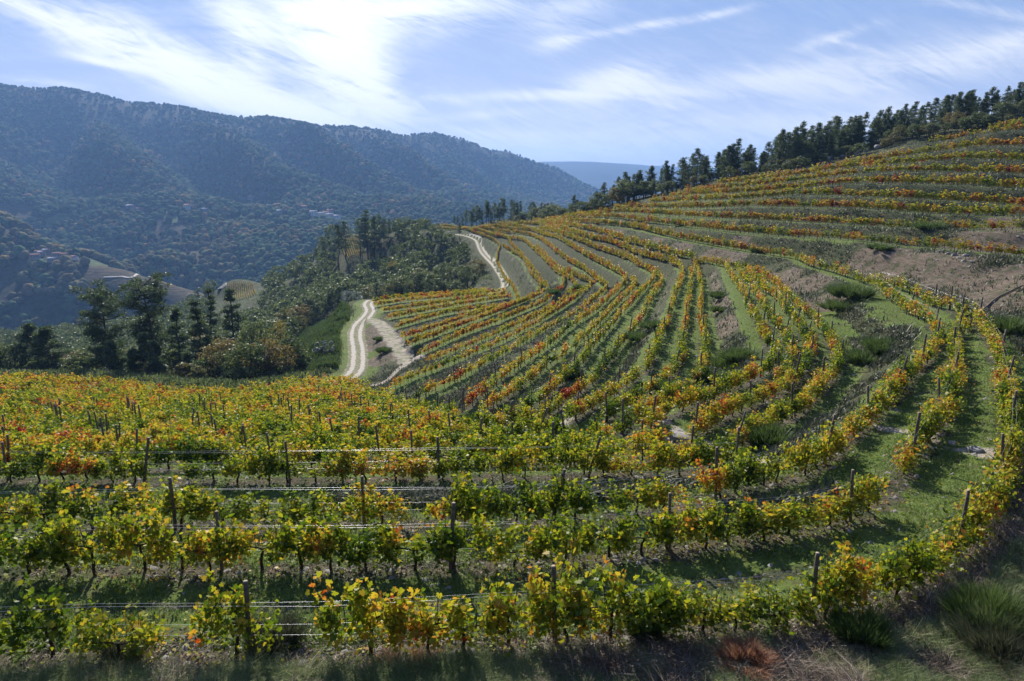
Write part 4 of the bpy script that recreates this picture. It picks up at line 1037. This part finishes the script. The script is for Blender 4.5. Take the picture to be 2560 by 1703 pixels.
# the pine row at the end of the far terraces
for k, (zx, zt, zb) in enumerate([(255, 170, 275), (300, 190, 275), (355, 170, 260), (392, 108, 260), (455, 130, 265), (480, 80, 265), (520, 58, 265), (560, 85, 268), (590, 120, 265), (637, 2, 215), (660, 20, 210), (690, 95, 205), (727, 30, 195), (770, 80, 195), (795, 40, 190), (830, -28, 190), (850, -10, 185), (938, -5, 175), (965, 0, 172), (1000, 30, 175), (1045, 12, 165), (1150, 35, 140), (1190, 22, 135), (1215, 40, 140), (1285, 30, 140), (1330, 45, 140), (1365, 35, 140), (1410, 20, 145)]):
    px = 1080 + zx / 4.714; t = np.interp(px, [1130, 1180, 1240, 1330, 1400], [345, 320, 300, 280, 240]) + rng.uniform(0, 9)
    b = at(px, t); u, y, s = ray(px, 500 + zt / 4.714); h = max(5, s / y * t - b[2])
    place_tree('pine_tree', PINES[(k * 4) % 9], b, h, 12, wscale=rng.uniform(.8, 1.05), label='dark pine in the thin row beyond the far terrace ends, %s from the left' % nth(k + 1), cat='pine tree', group='pines beyond the far terrace ends')
# the ridge wood
TOPX = [1280, 1400, 1450, 1550, 1620, 1700, 1800, 1900, 1980, 2100, 2230, 2340, 2450, 2560, 2700]; TOPY = [492, 478, 470, 432, 418, 382, 362, 335, 305, 290, 262, 240, 212, 192, 150]
CRT = lambda px: float(np.interp(px, [1280, 1330, 1400, 1500, 1600, 1700, 1800, 1950, 2100, 2250, 2400, 2560, 2700], [285, 268, 228, 206, 196, 187, 180, 174, 168, 163, 157, 150, 145]))
rk = 0; RIDGE = []
for px in np.arange(1440, 2700, 9.5):
    for rowk in range(2 if px > 1700 else 1):
        qx = px + rng.uniform(-13, 13); t = CRT(qx) + (rng.uniform(9, 16) if rowk == 0 else rng.uniform(18, 30)); b = at(qx, t)
        u, y, s = ray(qx, float(np.interp(qx, TOPX, TOPY)) + rng.uniform(-22, 50)); h = s / y * t - b[2]
        if h < 3.5: continue
        RIDGE.append((qx, b, min(h, 16.5), t))
for k, (qx, b, h, t) in enumerate(sorted(RIDGE, key=lambda q: q[0])):
    place_tree('pine_tree', PINES2[rng.integers(8)], b, h * .84, 12, wscale=rng.uniform(.75, 1.15), lean=(rng.normal(0, .04), rng.normal(0, .04)), label='dark pine in the ridge wood above the top terraces, %s from the left' % nth(k + 1), cat='pine tree', group='pines of the ridge wood')
# broadleaf bushes along the ridge foot
BUSH = []
for px in np.arange(1290, 2650, 13.0):
    qx = px + rng.uniform(-6, 6); t = CRT(qx) + rng.uniform(1, 10); b = at(qx, t); h = float(np.interp(qx, [1290, 1400, 1500, 1600, 1700, 2600], [4.5, 6.5, 7.0, 5, 3.2, 3.4])) * rng.uniform(.6, 1.1)
    BUSH.append((qx, b, h))
for k, (qx, b, h) in enumerate(BUSH):
    place_tree('oak_tree', OAKS[rng.integers(9)], b, h, 9, wscale=rng.uniform(1.1, 1.5), label='low oak at the foot of the ridge pines, %s from the left' % nth(k + 1), cat='oak tree', group='low oaks below the ridge pines')

# ---------------------------------------------------------------- the forest over the valley: a mass
def mat_woods():
    m, n = material('distant woods'); c = n.attr('tint')[0]; pos = n.node('ShaderNodeNewGeometry').outputs['Position']
    nz = n.noise(pos, .6, 4, .7)
    out_surface(n, principled(n, n.mix(n.rng(nz, .3, .7, 0, .8), n.mix(1.0, c, (1.75, 1.80, 1.6), 'MULTIPLY'), n.mix(1.0, c, (.42, .45, .45), 'MULTIPLY')), .95, n.bump(nz, 1.0, 1.2), .05)); return m
def dome(seed):
    r = np.random.default_rng(seed); V = [(0, 0, 1.0)]
    for i, (zz, rr) in enumerate([(.82, .52), (.48, .92), (.05, 1.0), (-.5, .7)]):
        a = np.linspace(0, 2 * math.pi, 7, endpoint=False) + i * .45; k = r.uniform(.74, 1.22, 7)
        V += [(math.cos(q) * rr * kk, math.sin(q) * rr * kk, zz + r.uniform(-.12, .12)) for q, kk in zip(a, k)]
    F = [(1 + i, 1 + (i + 1) % 7, 8 + (i + 1) % 7, 8 + i) for i in range(7)] + [(8 + i, 8 + (i + 1) % 7, 15 + (i + 1) % 7, 15 + i) for i in range(7)] + [(15 + i, 15 + (i + 1) % 7, 22 + (i + 1) % 7, 22 + i) for i in range(7)]
    F = [(f[0], f[3], f[2], f[1]) for f in F]; T = [(0, 1 + i, 1 + (i + 1) % 7) for i in range(7)]
    return np.array(V), np.array(F), np.array(T)
HB = [(328, 522, 14, 8, 5, 0, 0), (350, 528, 9, 7, 4, 0, 1), (471, 524, 11, 8, 7, 1, 1), (511, 529, 12, 7, 4, 0, 0), (628, 498, 10, 7, 5, 0, 1), (649, 524, 17, 9, 4, 1, 1), (676, 520, 10, 7, 5, 0, 0), (694, 518, 9, 7, 5, 0, 1), (724, 527, 12, 8, 4, 0, 1), (763, 524, 11, 8, 5, 0, 1), (784, 539, 10, 9, 6, 1, 0), (804, 543, 9, 8, 6, 1, 0), (815, 540, 9, 8, 6, 1, 1), (825, 546, 10, 8, 6, 1, 0), (843, 548, 12, 8, 5, 1, 0), (826, 533, 9, 7, 5, 0, 1), (700, 533, 9, 7, 4, 0, 0)]
HS = [(89, 647, 12, 8, 5, 0, 1), (117, 634, 11, 7, 5, 0, 0), (104, 640, 9, 7, 5, 0, 0), (142, 643, 10, 8, 5, 0, 1), (162, 643, 11, 8, 4, 0, 1), (133, 654, 13, 8, 4, 0, 0), (187, 649, 8, 6, 4, 1, 1), (96, 636, 8, 6, 4, 0, 1)]
def woods():
    D = [dome(k) for k in range(6)]; n = 170000
    a = rng.uniform(-1.0, .75, n); y = np.exp(rng.uniform(math.log(570), math.log(3900), n)); x = a * y
    z = H(x, y, False)
    e = 12.0; sx_ = (H(x + e, y, False) - z) / e; sy_ = (H(x, y + e, False) - z) / e
    dens = .78 + .65 * fbm(x / 170, y / 170, 91, 3) + .5 * fbm(x / 45, y / 45, 92, 2)
    dens = np.maximum(dens, .30) - .22 * sstep(120, 200, z) * (fbm(x / 90, y / 90, 44, 2) > .1)
    spur = (x / y < -.40) & (y > 820) & (y < 1280); dens[spur] -= .22 + .5 * (fbm(x[spur] / 35, y[spur] / 35, 93, 2) > .1)
    dens[patch_mask(*warp(x, y, 40), FIELDS, .9) > .3] = -1; dens[patch_mask(*warp(x, y, 40), VFIELD, .9) > .3] = -1
    dens[z < WATER + 2] = -1
    for (hx, hy, *_r) in HB + HS:
        q = hit(hx, hy, 700)
        if q is not None: u_ = q[:2] / np.hypot(*q[:2]); rx, ry = x - q[0], y - q[1]; al = rx * u_[0] + ry * u_[1]; ac = np.abs(rx * u_[1] - ry * u_[0]); dens[(ac < 10) & (al < 9) & (al > -34)] = -1
    # slopes turned well away from the viewer are not seen
    rr_ = np.hypot(x, y); vis = ((sx_ * x + sy_ * y) / rr_ > z / rr_ - .10)
    keep = (rng.random(n) < dens) & vis; x, y, z = x[keep], y[keep], z[keep]; n = len(x)
    R0 = (3.0 + 5.2 * rng.random(n) ** 1.7) * (1 + .35 * (y > 2000)) * np.where(z > 90, .60, 1); hh = R0 * rng.uniform(.85, 1.35, n)
    kind = rng.random(n) + .35 * fbm(x / 120, y / 120, 61, 2)
    tint = np.where(kind[:, None] < .72, np.array([[.042, .072, .026]]), np.where(kind[:, None] < .92, np.array([[.075, .088, .034]]), np.where(kind[:, None] < 1.06, np.array([[.135, .090, .040]]), np.array([[.20, .13, .045]]))))
    spur = (x / y < -.40) & (y > 820) & (y < 1280); tint = np.where((spur & (rng.random(n) < .55))[:, None], np.array([[.105, .088, .040]]), tint)
    tint = tint * rng.uniform(.7, 1.4, (n, 1))
    V = []; F = []; T = []; C = []; off = 0; which = rng.integers(0, 6, n)
    for k in range(6):
        m = which == k; dv, df, dt = D[k]; c = m.sum(); an = rng.uniform(0, 6.28, c); ca, sa = np.cos(an)[:, None], np.sin(an)[:, None]
        vx = (dv[None, :, 0] * ca - dv[None, :, 1] * sa) * R0[m][:, None] + x[m][:, None]; vy = (dv[None, :, 0] * sa + dv[None, :, 1] * ca) * R0[m][:, None] + y[m][:, None]
        vz = dv[None, :, 2] * hh[m][:, None] + (z[m] + hh[m] * .55)[:, None]
        V.append(np.stack([vx, vy, vz], -1).reshape(-1, 3)); b = off + np.arange(c)[:, None, None] * len(dv)
        F.append((df[None] + b).reshape(-1, 4)); T.append((dt[None] + b).reshape(-1, 3)); C.append(np.repeat(tint[m], len(dv), 0)); off += c * len(dv)
    o = mesh_np('valley_woods', np.vstack(V), [np.vstack(F), np.vstack(T)], mat_woods(), attrs=dict(tint=np.vstack(C)), smooth=True)
    tag(o, 'autumn oak and chestnut woods covering the slopes across the valley', 'woods', kind='stuff'); print('woods', n)
woods()

# ---------------------------------------------------------------- houses of the two hamlets
M_WALLW = mat_plain('white render', (.62, .60, .56), (.78, .77, .74), .5); M_WALLS = mat_plain('stone walling', (.20, .18, .16), (.34, .31, .28), .8)
M_ROOFR = mat_plain('clay tile roof', (.24, .11, .07), (.36, .18, .12), 1.5); M_ROOFG = mat_plain('grey slate roof', (.22, .22, .24), (.36, .36, .38), 1.5); M_GLASS = mat_plain('dark window', (.02, .025, .03), (.04, .045, .05), 1, .2)
def house(px, py, w, d, h, rz, white, red, label, group, t=None):
    p = at(px, t) if t else hit(px, py, 700)
    if p is None: return
    o = empty('stone_house' if not white else 'white_house', (p[0], p[1], p[2] + .3), rz)
    A = Acc(); V = np.array([(sx_ * w / 2, sy_ * d / 2, zz) for zz in (-3, h) for sx_, sy_ in ((-1, -1), (1, -1), (1, 1), (-1, 1))], float)
    F = np.array([(0, 1, 5, 4), (1, 2, 6, 5), (2, 3, 7, 6), (3, 0, 4, 7)]); A.add(V, F)
    A.add(np.array([(-w/2, -d/2, h), (-w/2, d/2, h), (-w/2, 0, h + d * .22)]), np.array([(0, 2, 1)])); A.add(np.array([(w/2, -d/2, h), (w/2, d/2, h), (w/2, 0, h + d * .22)]), np.array([(0, 1, 2)]))
    V, F = A.get(); mesh_np('wall', V, F, M_WALLW if white else M_WALLS, o)
    e = .6; r = h + d * .22; k = d * .22 / (d / 2)
    V = np.array([(-w/2-e, -d/2-e, h - e*k + .05), (w/2+e, -d/2-e, h - e*k + .05), (w/2+e, 0, r + .05), (-w/2-e, 0, r + .05), (w/2+e, d/2+e, h - e*k + .05), (-w/2-e, d/2+e, h - e*k + .05)]); V = np.vstack([V, V + (0, 0, .3)])
    F = np.array([(0, 3, 2, 1), (3, 5, 4, 2), (6, 7, 8, 9), (9, 8, 10, 11), (0, 1, 7, 6), (4, 5, 11, 10), (1, 2, 8, 7), (2, 4, 10, 8), (5, 3, 9, 11), (3, 0, 6, 9)])
    mesh_np('roof', V, F, M_ROOFR if red else M_ROOFG, o)
    for q in range(3):
        x = (-.3 + .3 * q) * w; V = np.array([(x - .5, -d/2 - .06, h * .45), (x + .5, -d/2 - .06, h * .45), (x + .5, -d/2 - .06, h * .8), (x - .5, -d/2 - .06, h * .8)]); V = np.vstack([V, V + (0, .1, 0)])
        mesh_np('window', V, np.array([(0, 1, 2, 3), (7, 6, 5, 4), (0, 4, 5, 1), (1, 5, 6, 2), (2, 6, 7, 3), (3, 7, 4, 0)]), M_GLASS, o)
    tag(o, label, 'house', group)
for k, (px, py, w, d, h, wh, rd) in enumerate(HB):
    house(px, py, w * 1.5, d * 1.4, h * 1.25, rng.uniform(-.35, .35), wh, rd, '%s house with %s roof in the hamlet across the valley, %s from the left' % ('white' if wh else 'stone', 'red' if rd else 'grey', nth(sorted(range(len(HB)), key=lambda i: HB[i][0]).index(k) + 1)), 'houses of the hamlet across the valley')
for k, (px, py, w, d, h, wh, rd) in enumerate(HS):
    house(px, py, w, d, h, rng.uniform(-.4, .4), wh, rd, '%s house with %s roof in the hamlet on the spur, %s from the left' % ('white' if wh else 'stone', 'red' if rd else 'grey', nth(sorted(range(len(HS)), key=lambda i: HS[i][0]).index(k) + 1)), 'houses of the hamlet on the spur')

# ---------------------------------------------------------------- scrub, grass and brush
def tufts(name, X, Y, n_bl, hgt, wid, mat, label, cat, spread=.12, lean=.5, curve=.35, kind='stuff', z0=0.0, lift=None):
    """every tuft is a fan of tapering blades, each two faces long"""
    X = np.repeat(X, n_bl); Y = np.repeat(Y, n_bl); n = len(X); hg = np.repeat(hgt, n_bl) if np.ndim(hgt) else np.full(n, hgt)
    X = X + rng.normal(0, spread, n); Y = Y + rng.normal(0, spread, n); Z = H(X, Y) - .02 + z0
    if lift is not None: Z = Z + np.repeat(lift, n_bl)
    hg = hg * rng.uniform(.5, 1.2, n); az = rng.uniform(0, 2 * math.pi, n); ln = rng.uniform(0, lean, n)
    dx, dy = np.cos(az), np.sin(az); wx, wy = -dy * wid / 2, dx * wid / 2; w = rng.uniform(.6, 1.4, n)
    B = np.c_[X, Y, Z]; D = np.c_[dx, dy, 0 * dx]; W = np.c_[wx, wy, 0 * wx] * w[:, None]
    m = B + D * (ln * hg * .45)[:, None] + np.c_[0 * X, 0 * X, hg * .55]; tp = B + D * (ln * hg + curve * hg * rng.random(n))[:, None] + np.c_[0 * X, 0 * X, hg * (1 - .35 * ln)]
    V = np.stack([B - W, B + W, m + W * .75, m - W * .75, tp], 1).reshape(-1, 3); b = np.arange(n)[:, None] * 5
    F = [b + np.array([[0, 1, 2, 3]]), b + np.array([[3, 2, 4]])]
    o = mesh_np(name, V, F, mat, attrs=dict(leaf=np.repeat(rng.random(n), 5))); return tag(o, label, cat, kind=kind)
def scatter(n, y0, y1, a0=-.84, a1=.84):
    y = np.exp(rng.uniform(math.log(y0), math.log(y1), n)); return rng.uniform(a0, a1, n) * y, y
# green cover on the benches
x, y = scatter(150000, 9.5, 62); d, _ = plan(FD, x, y, 99.); g, b_, dr, dd = masks(x, y)
k = (rng.random(len(x)) < g * .9 * (1 - dd) * (1 - dr)) & (fbm(x / 1.3, y / 1.3, 71, 3) > -.25) & ((d > .45) | (y > 60))
tufts('grass', x[k], y[k], 3, .10 + .10 * rng.random(k.sum()), .022, M_GRASS, 'short green grass and weeds growing between the vine rows', 'grass', spread=.08, lean=1.0)
k2 = (rng.random(len(x)) < .55 * (1 - dr)) & (fbm(x / 1.1, y / 1.1, 72, 3) < .1) & ((d < .95) | (g < .3)) & (d < 6)
tufts('dry_litter', x[k2], y[k2], 2, .10, .030, M_DRY, 'dry grass and leaf litter on the low banks under the vines', 'dry grass', spread=.15, lean=1.6, curve=.8)
# scrub on the banks
x, y = scatter(150000, 20, 330, -.30, .80); d, _ = plan(FD, x, y, 99.); sl, _ = plan(FSL, x, y, 0.); g, b_, dr, dd = masks(x, y); rd, _ = plan(FR, x, y, 99.)
clump = fbm(x / 2.6, y / 2.6, 73, 3)
k = (d > 1.5) & (d < 30) & (rng.random(len(x)) < .85 * (1 - .80 * b_) * (1 - .97 * g) * (1 - dr)) & (clump > -.30) & (rd > 3)
hs = np.clip(.25 + .55 * (clump[k] + .3), .15, .8) * np.where(rng.random(k.sum()) < .04, 1.7, 1)
tufts('bank_scrub', x[k], y[k], 4, hs * .85, .085, M_HEATH, 'dark heather, broom and rough grass covering the terrace banks', 'scrub', spread=.28, lean=.9)
# broom slope left of the near track
x, y = scatter(60000, 108, 215, -.46, -.20); p = np.array([pix(a, b, c) for a, b, c in zip(x, y, H(x, y, False))])
BR = [(690, 870), (735, 790), (800, 765), (842, 752), (870, 770), (868, 830), (852, 880), (840, 935), (800, 950), (760, 920)]
k = np.array([in_poly(a, b, BR) for a, b in p]) & (plan(FR, x, y, 99.)[0] > 3.5)
tufts('broom_thicket', x[k], y[k], 5, .5 + 1.5 * vnoise(x[k] / 2.2, y[k] / 2.2, 5) ** 2, .085, M_BROOM, 'bright green broom thicket on the slope beside the near track', 'broom', spread=.35, lean=.5)
# undergrowth filling the wood floor
x, y = scatter(90000, 84, 560, -1.1, 0.0); d, _ = plan(FD, x, y, 99.); rd, _ = plan(FR, x, y, 99.); k = (d > 2.6) & (rd > 4) & ((x / y < -.24) | (y > 205)) & (rng.random(len(x)) < .8)
tufts('undergrowth', x[k], y[k], 3, .8, .18, M_OAK, 'dark undergrowth on the floor of the oak wood', 'undergrowth', spread=.6, lean=.7)
# rough bank in front of the first row
def fore():
    x, y = scatter(80000, 6.2, 26, -.95, 1.0); ys = np.interp(x, np.sort(rowA[:, 0]), rowA[np.argsort(rowA[:, 0]), 1]); d, _ = plan(FD, x, y, 99.)
    front = (y < ys - .55) | ((x > 14) & (x > np.interp(y, [14, 20, 26], [13.2, 19.2, 23.2])))
    band = np.clip((ys - y) / 4.5, 0, 1)
    right = x > 6 + (14 - y) * .3
    nz = fbm(x / 1.2, y / 1.2, 81, 3)
    dry = front & ((band < .16 + .3 * right) | (nz > .25)) & (rng.random(len(x)) < .7)
    tufts('dead_brush', x[dry], y[dry], 7, .20 + .32 * np.clip(nz[dry] + .4, 0, 1), .016, M_DRY, 'tangled brown dead bracken and brush along the lower bank', 'dead brush', spread=.16, lean=2.0, curve=1.3)
    gr = front & (band > .12 + .2 * right) & (nz < .34)
    tufts('meadow_grass', x[gr], y[gr], 12, .26 + .30 * np.clip(.5 - nz[gr], 0, 1), .010, M_FORE, 'grey green rough grass on the bank below the viewer', 'grass', spread=.10, lean=.8, curve=.7)
fore()
# stones and clods on the bare banks, fallen leaves under the vines
def clods():
    x, y = scatter(60000, 9, 150, -.6, .85); g, b_, dr, dd = masks(x, y); d, _ = plan(FD, x, y, 99.)
    k = rng.random(len(x)) < np.clip(.30 * b_ + .35 * dr + .05 * (d < 8), 0, 1); x, y = x[k], y[k]; n = len(x)
    r = .025 + .11 * rng.random(n) ** 4 + .0006 * y; a = rng.uniform(0, 6.28, n)
    base = np.array([(1, 0, 0), (.3, .8, .1), (-.8, .5, 0), (-.6, -.7, .05), (.4, -.9, 0), (.1, .1, .75)]); V = base[None] * rng.uniform(.7, 1.3, (n, 6, 1)) * r[:, None, None]
    c, s_ = np.cos(a)[:, None], np.sin(a)[:, None]; V = np.stack([V[..., 0] * c - V[..., 1] * s_ + x[:, None], V[..., 0] * s_ + V[..., 1] * c + y[:, None], V[..., 2] + H(x, y)[:, None] - .01], -1)
    F = np.array([(0, 1, 5), (1, 2, 5), (2, 3, 5), (3, 4, 5), (4, 0, 5)])[None] + np.arange(n)[:, None, None] * 6
    tag(mesh_np('loose_stones', V.reshape(-1, 3), F.reshape(-1, 3), M_ROCK), 'small stones and clods scattered on the bare banks and path', 'stones', kind='stuff')
    x, y = scatter(26000, 10, 34); d, _ = plan(FD, x, y, 99.); k = rng.random(len(x)) < np.exp(-d / .8) * .8; x, y = x[k], y[k]; n = len(x)
    V, F, a = leaves(np.c_[x, y, H(x, y) + .05], np.full(n, .085) * rng.uniform(.6, 1.2, n), rdir(n, 2.2), rdir(n), HEXL)
    tag(mesh_np('fallen_leaves', V, F, MV, attrs=dict(leaf=a)), 'fallen vine leaves lying under the nearest rows', 'fallen leaves', kind='stuff')
clods()
# broom bushes one can tell apart
def broom_mesh(seed, w, h, nb=900, mat=M_BROOM, dome_=False, thick=.012):
    r = np.random.default_rng(seed); nb = int(nb); ns = 30
    st = rdir(ns, .9, r) * np.array([w * .75, w * .75, h * .25]); st[:, 2] = 0; sub = r.integers(0, ns, nb)
    az = r.uniform(0, 6.283, nb); ln = r.random(nb) ** .8 * w * .45; L = h * r.uniform(.45, 1.12, nb) * (1 - .35 * (np.hypot(st[sub, 0], st[sub, 1]) / w))
    X0 = st[sub, 0] + r.normal(0, .03, nb); Y0 = st[sub, 1] + r.normal(0, .03, nb); ox = st[sub, 0] * .5 + np.cos(az) * ln; oy = st[sub, 1] * .5 + np.sin(az) * ln
    th = r.uniform(0, 6.283, nb); T = np.c_[np.cos(th), np.sin(th), 0 * az] * thick * r.uniform(.6, 1.4, (nb, 1)); u0 = r.uniform(0, .45, nb)
    B = np.c_[X0 + ox * u0 * .6, Y0 + oy * u0 * .6, L * u0 - .03]; M = np.c_[X0 + ox * .62, Y0 + oy * .62, L * (.5 + .5 * u0)]; E = np.c_[X0 + ox * 1.15, Y0 + oy * 1.15, L * (1 if mat is not M_RUST else .8)]
    V = np.stack([B - T, B + T, M + T, M - T, E], 1).reshape(-1, 3); b = np.arange(nb)[:, None] * 5
    return mesh_np('broom_bush', V, [b + np.array([[0, 1, 2, 3]]), b + np.array([[3, 2, 4]])], mat, attrs=dict(leaf=np.repeat(r.random(nb), 5)), link=False)
def bush(name, px, py, w, h, label, mat=M_BROOM, nb=1600, thick=.012, cat='bush'):
    p = hit(px, py)
    o = bpy.data.objects.new(name, broom_mesh(int(px), w, h, nb, mat, thick=thick)); col.objects.link(o); o.location = p; return tag(o, label, cat)
bush('broom_bush', 2150, 1605, .60, .90, 'tall dense green broom bush below the lower vine row', nb=4200, thick=.007)
bush('broom_bush', 1610, 1590, .40, .62, 'upright green broom tuft at the foot of a post', nb=2200, thick=.006)
bush('broom_bush', 690, 1610, .60, .62, 'grey-green arching broom at the foot of the wired post', nb=2400, thick=.006, mat=M_HEATH)
bush('broom_bush', 2470, 1560, .95, 1.0, 'wide hazy green broom on the bank at the right', nb=4800, thick=.006)
bush('broom_bush', 2520, 1640, 1.0, .9, 'greyish broom bush nearest the right corner', nb=4800, thick=.006, mat=M_HEATH)
bush('broom_bush', 300, 1660, .5, .5, 'small dark broom near the lower left corner', nb=2000, thick=.006, mat=M_HEATH)
bush('rusty_bush', 1868, 1672, .62, .62, 'rounded rusty-brown dead bush on the near bank', mat=M_RUST, nb=6000, thick=.005)
bush('rusty_bush', 1010, 1696, .8, .34, 'low reddish dry grass clump at the bottom edge', mat=M_RUST, nb=2600, thick=.005)
bush('rusty_bush', 1500, 1680, .35, .42, 'small rusty grass clump between green tufts', mat=M_RUST, nb=1500, thick=.005)
for px, py, w, h, lab in [(1925, 1115, 1.0, 1.5, 'feathery green broom between the lower terraces'), (1850, 905, 1.2, 1.6, 'green broom pair on the brown bank by the three-row terrace'), (1810, 925, 1.1, 1.5, 'round green broom at the upper end of the terrace point'), (1690, 985, 1.2, 1.4, 'light green broom below the terrace point'), (1760, 950, 1.3, 1.4, 'wide pale broom on the bank end'),
        (2130, 745, 1.9, 2.2, 'yellow-green broom on the brown bank under the long terrace'), (2100, 775, 1.6, 1.5, 'dark green bush below the yellow-green broom'), (2205, 880, 1.4, 1.5, 'grey-green bush cluster in the hollow of the green bank'), (2170, 905, 1.2, 1.2, 'low bush beside the hollow'), (1802, 745, 1.1, 1.1, 'dark bush on the bare bank between terraces'), (1800, 780, .9, .9, 'small bush lower on the bare bank'),
        (1600, 850, 1.3, 1.2, 'green shrub strip on the near side of the pale bank'), (1640, 820, 1.2, 1.1, 'dark shrub on the pale bank'), (2330, 575, 1.9, 1.8, 'round dark bush on the bank above the long terrace'), (2200, 625, 1.2, 1.1, 'small isolated bush on the bare brown bank'), (2530, 830, 1.5, 1.6, 'dark broom at the right edge beside the wide green bench'), (1897, 630, 1.3, 1.2, 'round dark bush on the scrubby bank'), (1420, 940, 1.0, 1.2, 'broom tuft between the diagonal rows'), (1700, 560, 1.6, 1.5, 'dark bush high on the scrubby bank'), (1390, 735, 1.6, 1.6, 'dark leafy bush at the end of the paired rows'), (1450, 722, 1.2, 1.4, 'leafy bush at the point of the next pair of rows'), (960, 880, 1.2, 1.2, 'dark green bush on the brown triangular bank'), (945, 850, .9, .8, 'little bush higher on the brown triangular bank')]:
    bush('broom_bush', px, py, w * 1.1, h * .78, lab, nb=2400, thick=.016)

# ---------------------------------------------------------------- stones and small things by the path
def rock(px, py, s, label, flat=.6, mat=M_ROCK, name='stone'):
    p = hit(px, py); r = np.random.default_rng(int(px * 7 + py)); bm_n = 9; V = []; rings = 6
    for i in range(1, rings):
        ph = math.pi * i / rings
        for j in range(bm_n):
            a = 2 * math.pi * j / bm_n; V.append((math.sin(ph) * math.cos(a), math.sin(ph) * math.sin(a), math.cos(ph)))
    V = [(0, 0, 1)] + V + [(0, 0, -1)]; V = np.array(V); pl = rdir(16, .3, r); dist = r.uniform(.45, .82, 16)
    for q, dd_ in zip(pl, dist):
        k = V @ q - dd_; V = V - np.maximum(k, 0)[:, None] * q
    V = V * np.array([s * r.uniform(.8, 1.3), s * r.uniform(.7, 1), s * flat]) + r.normal(0, .012 * s, V.shape)
    F = [(1 + (i * bm_n) + j, 1 + (i + 1) * bm_n + j, 1 + (i + 1) * bm_n + (j + 1) % bm_n, 1 + i * bm_n + (j + 1) % bm_n) for i in range(rings - 2) for j in range(bm_n)]
    T = [(0, 1 + j, 1 + (j + 1) % bm_n) for j in range(bm_n)] + [(len(V) - 1, 1 + (rings - 2) * bm_n + (j + 1) % bm_n, 1 + (rings - 2) * bm_n + j) for j in range(bm_n)]
    o = mesh_np(name, V, [np.array(F), np.array(T)], mat); o.location = p + np.array([0, 0, s * flat * .3]); o.rotation_euler = (0, 0, r.uniform(0, 6)); tag(o, label, 'stone')
rock(1652, 1044, .55, 'dark angular boulder beside the dirt path'); rock(1700, 1082, .28, 'pale stone on the path by the slab'); rock(1722, 1090, .22, 'small stone beside the concrete slab')
rock(2440, 1128, .55, 'long flat grey rock at the end of the right-hand path', .35); rock(2380, 1108, .35, 'flat rock half buried in the right-hand path', .3); rock(2075, 1040, .22, 'small stone under the red vine'); rock(1090, 1062, .4, 'pale rock where the path begins', .4); rock(1610, 1400, .14, 'small stone under the second vine row'); rock(1640, 1402, .13, 'reddish stone next to another under the vines'); rock(1540, 1396, .12, 'flat pale stone by the vines')
rock(2170, 1580, .12, 'pale stone in the lower bank'); rock(1985, 1478, .13, 'flat white stone beneath the leaning post')
for k, (px, py) in enumerate([(2370, 628), (2385, 632), (2400, 640), (2420, 634), (2410, 648), (2350, 622), (2430, 650)]): rock(px, py + 8, .5, 'rubble stone at the top of the bare bank, %s from the left' % nth(sorted([2370, 2385, 2400, 2420, 2410, 2350, 2430]).index(px) + 1))
def outcrop():
    for k, (px, py, s) in enumerate([(2040, 408, 2.2), (2075, 402, 2.6), (2140, 385, 2.2), (2165, 380, 2.4), (2195, 372, 2.0), (2105, 395, 1.8), (2060, 412, 1.6)]): rock(px, py, s * .55, 'pale rock of the outcrop below the ridge pines, %s from the left' % nth(sorted([2040, 2075, 2140, 2165, 2195, 2105, 2060]).index(px) + 1), .75, name='rock_outcrop')
outcrop()
def slab():
    p = hit(1707, 1094); V = np.array([(a * .62, b * .42, c) for c in (-.1, .13) for a, b in ((-1, -1), (1, -1), (1, 1), (-1, 1))])
    A = Acc(); A.add(V, np.array([(0, 1, 5, 4), (1, 2, 6, 5), (2, 3, 7, 6), (3, 0, 4, 7)]))
    r = .93; T = np.array([(a * .62 * r, b * .42 * r, .155) for a, b in ((-1, -1), (1, -1), (1, 1), (-1, 1))]); A.add(np.vstack([V[4:], T]), np.array([(0, 1, 5, 4), (1, 2, 6, 5), (2, 3, 7, 6), (3, 0, 4, 7), (4, 5, 6, 7)]))
    V, F = A.get(); o = mesh_np('concrete_slab', V, F, M_ROCK); o.location = p; o.rotation_euler = (.02, .04, -.35); tag(o, 'rectangular concrete cover lying on the dirt path', 'slab')
slab()
def pipe():
    P = [hit(a, b) for a, b in [(2455, 775), (2490, 750), (2530, 730), (2558, 718)]]; P = catmull([q for q in P if q is not None], 5); P[:, 2] = H(P[:, 0], P[:, 1]) + .10
    V, F = tube(P, .07, 7); o = mesh_np('drain_pipe', V, F, M_POST, smooth=True); tag(o, 'long dark pipe lying up the bare bank at the right edge', 'pipe')
pipe()

# ---------------------------------------------------------------- the air of the valley
def haze():
    m, n = material('valley air'); v = n.node('ShaderNodeVolumePrincipled')
    n.put(v.inputs['Color'], (.28, .51, .95)); v.inputs['Density'].default_value = .00012; v.inputs['Anisotropy'].default_value = .2
    o = n.node('ShaderNodeOutputMaterial'); n.l.new(v.outputs[0], o.inputs[1])
    X0, X1, Y0, Y1, Z0, Z1 = -11800, 11800, -60, 9300, -320, 345
    V = np.array([(x, y, z) for z in (Z0, Z1) for x, y in ((X0, Y0), (X1, Y0), (X1, Y1), (X0, Y1))], float)
    F = np.array([(0, 3, 2, 1), (4, 5, 6, 7), (0, 1, 5, 4), (1, 2, 6, 5), (2, 3, 7, 6), (3, 0, 4, 7)])
    tag(mesh_np('haze', V, F, m), 'thin blue haze filling the valley air', 'haze', kind='stuff')
haze()
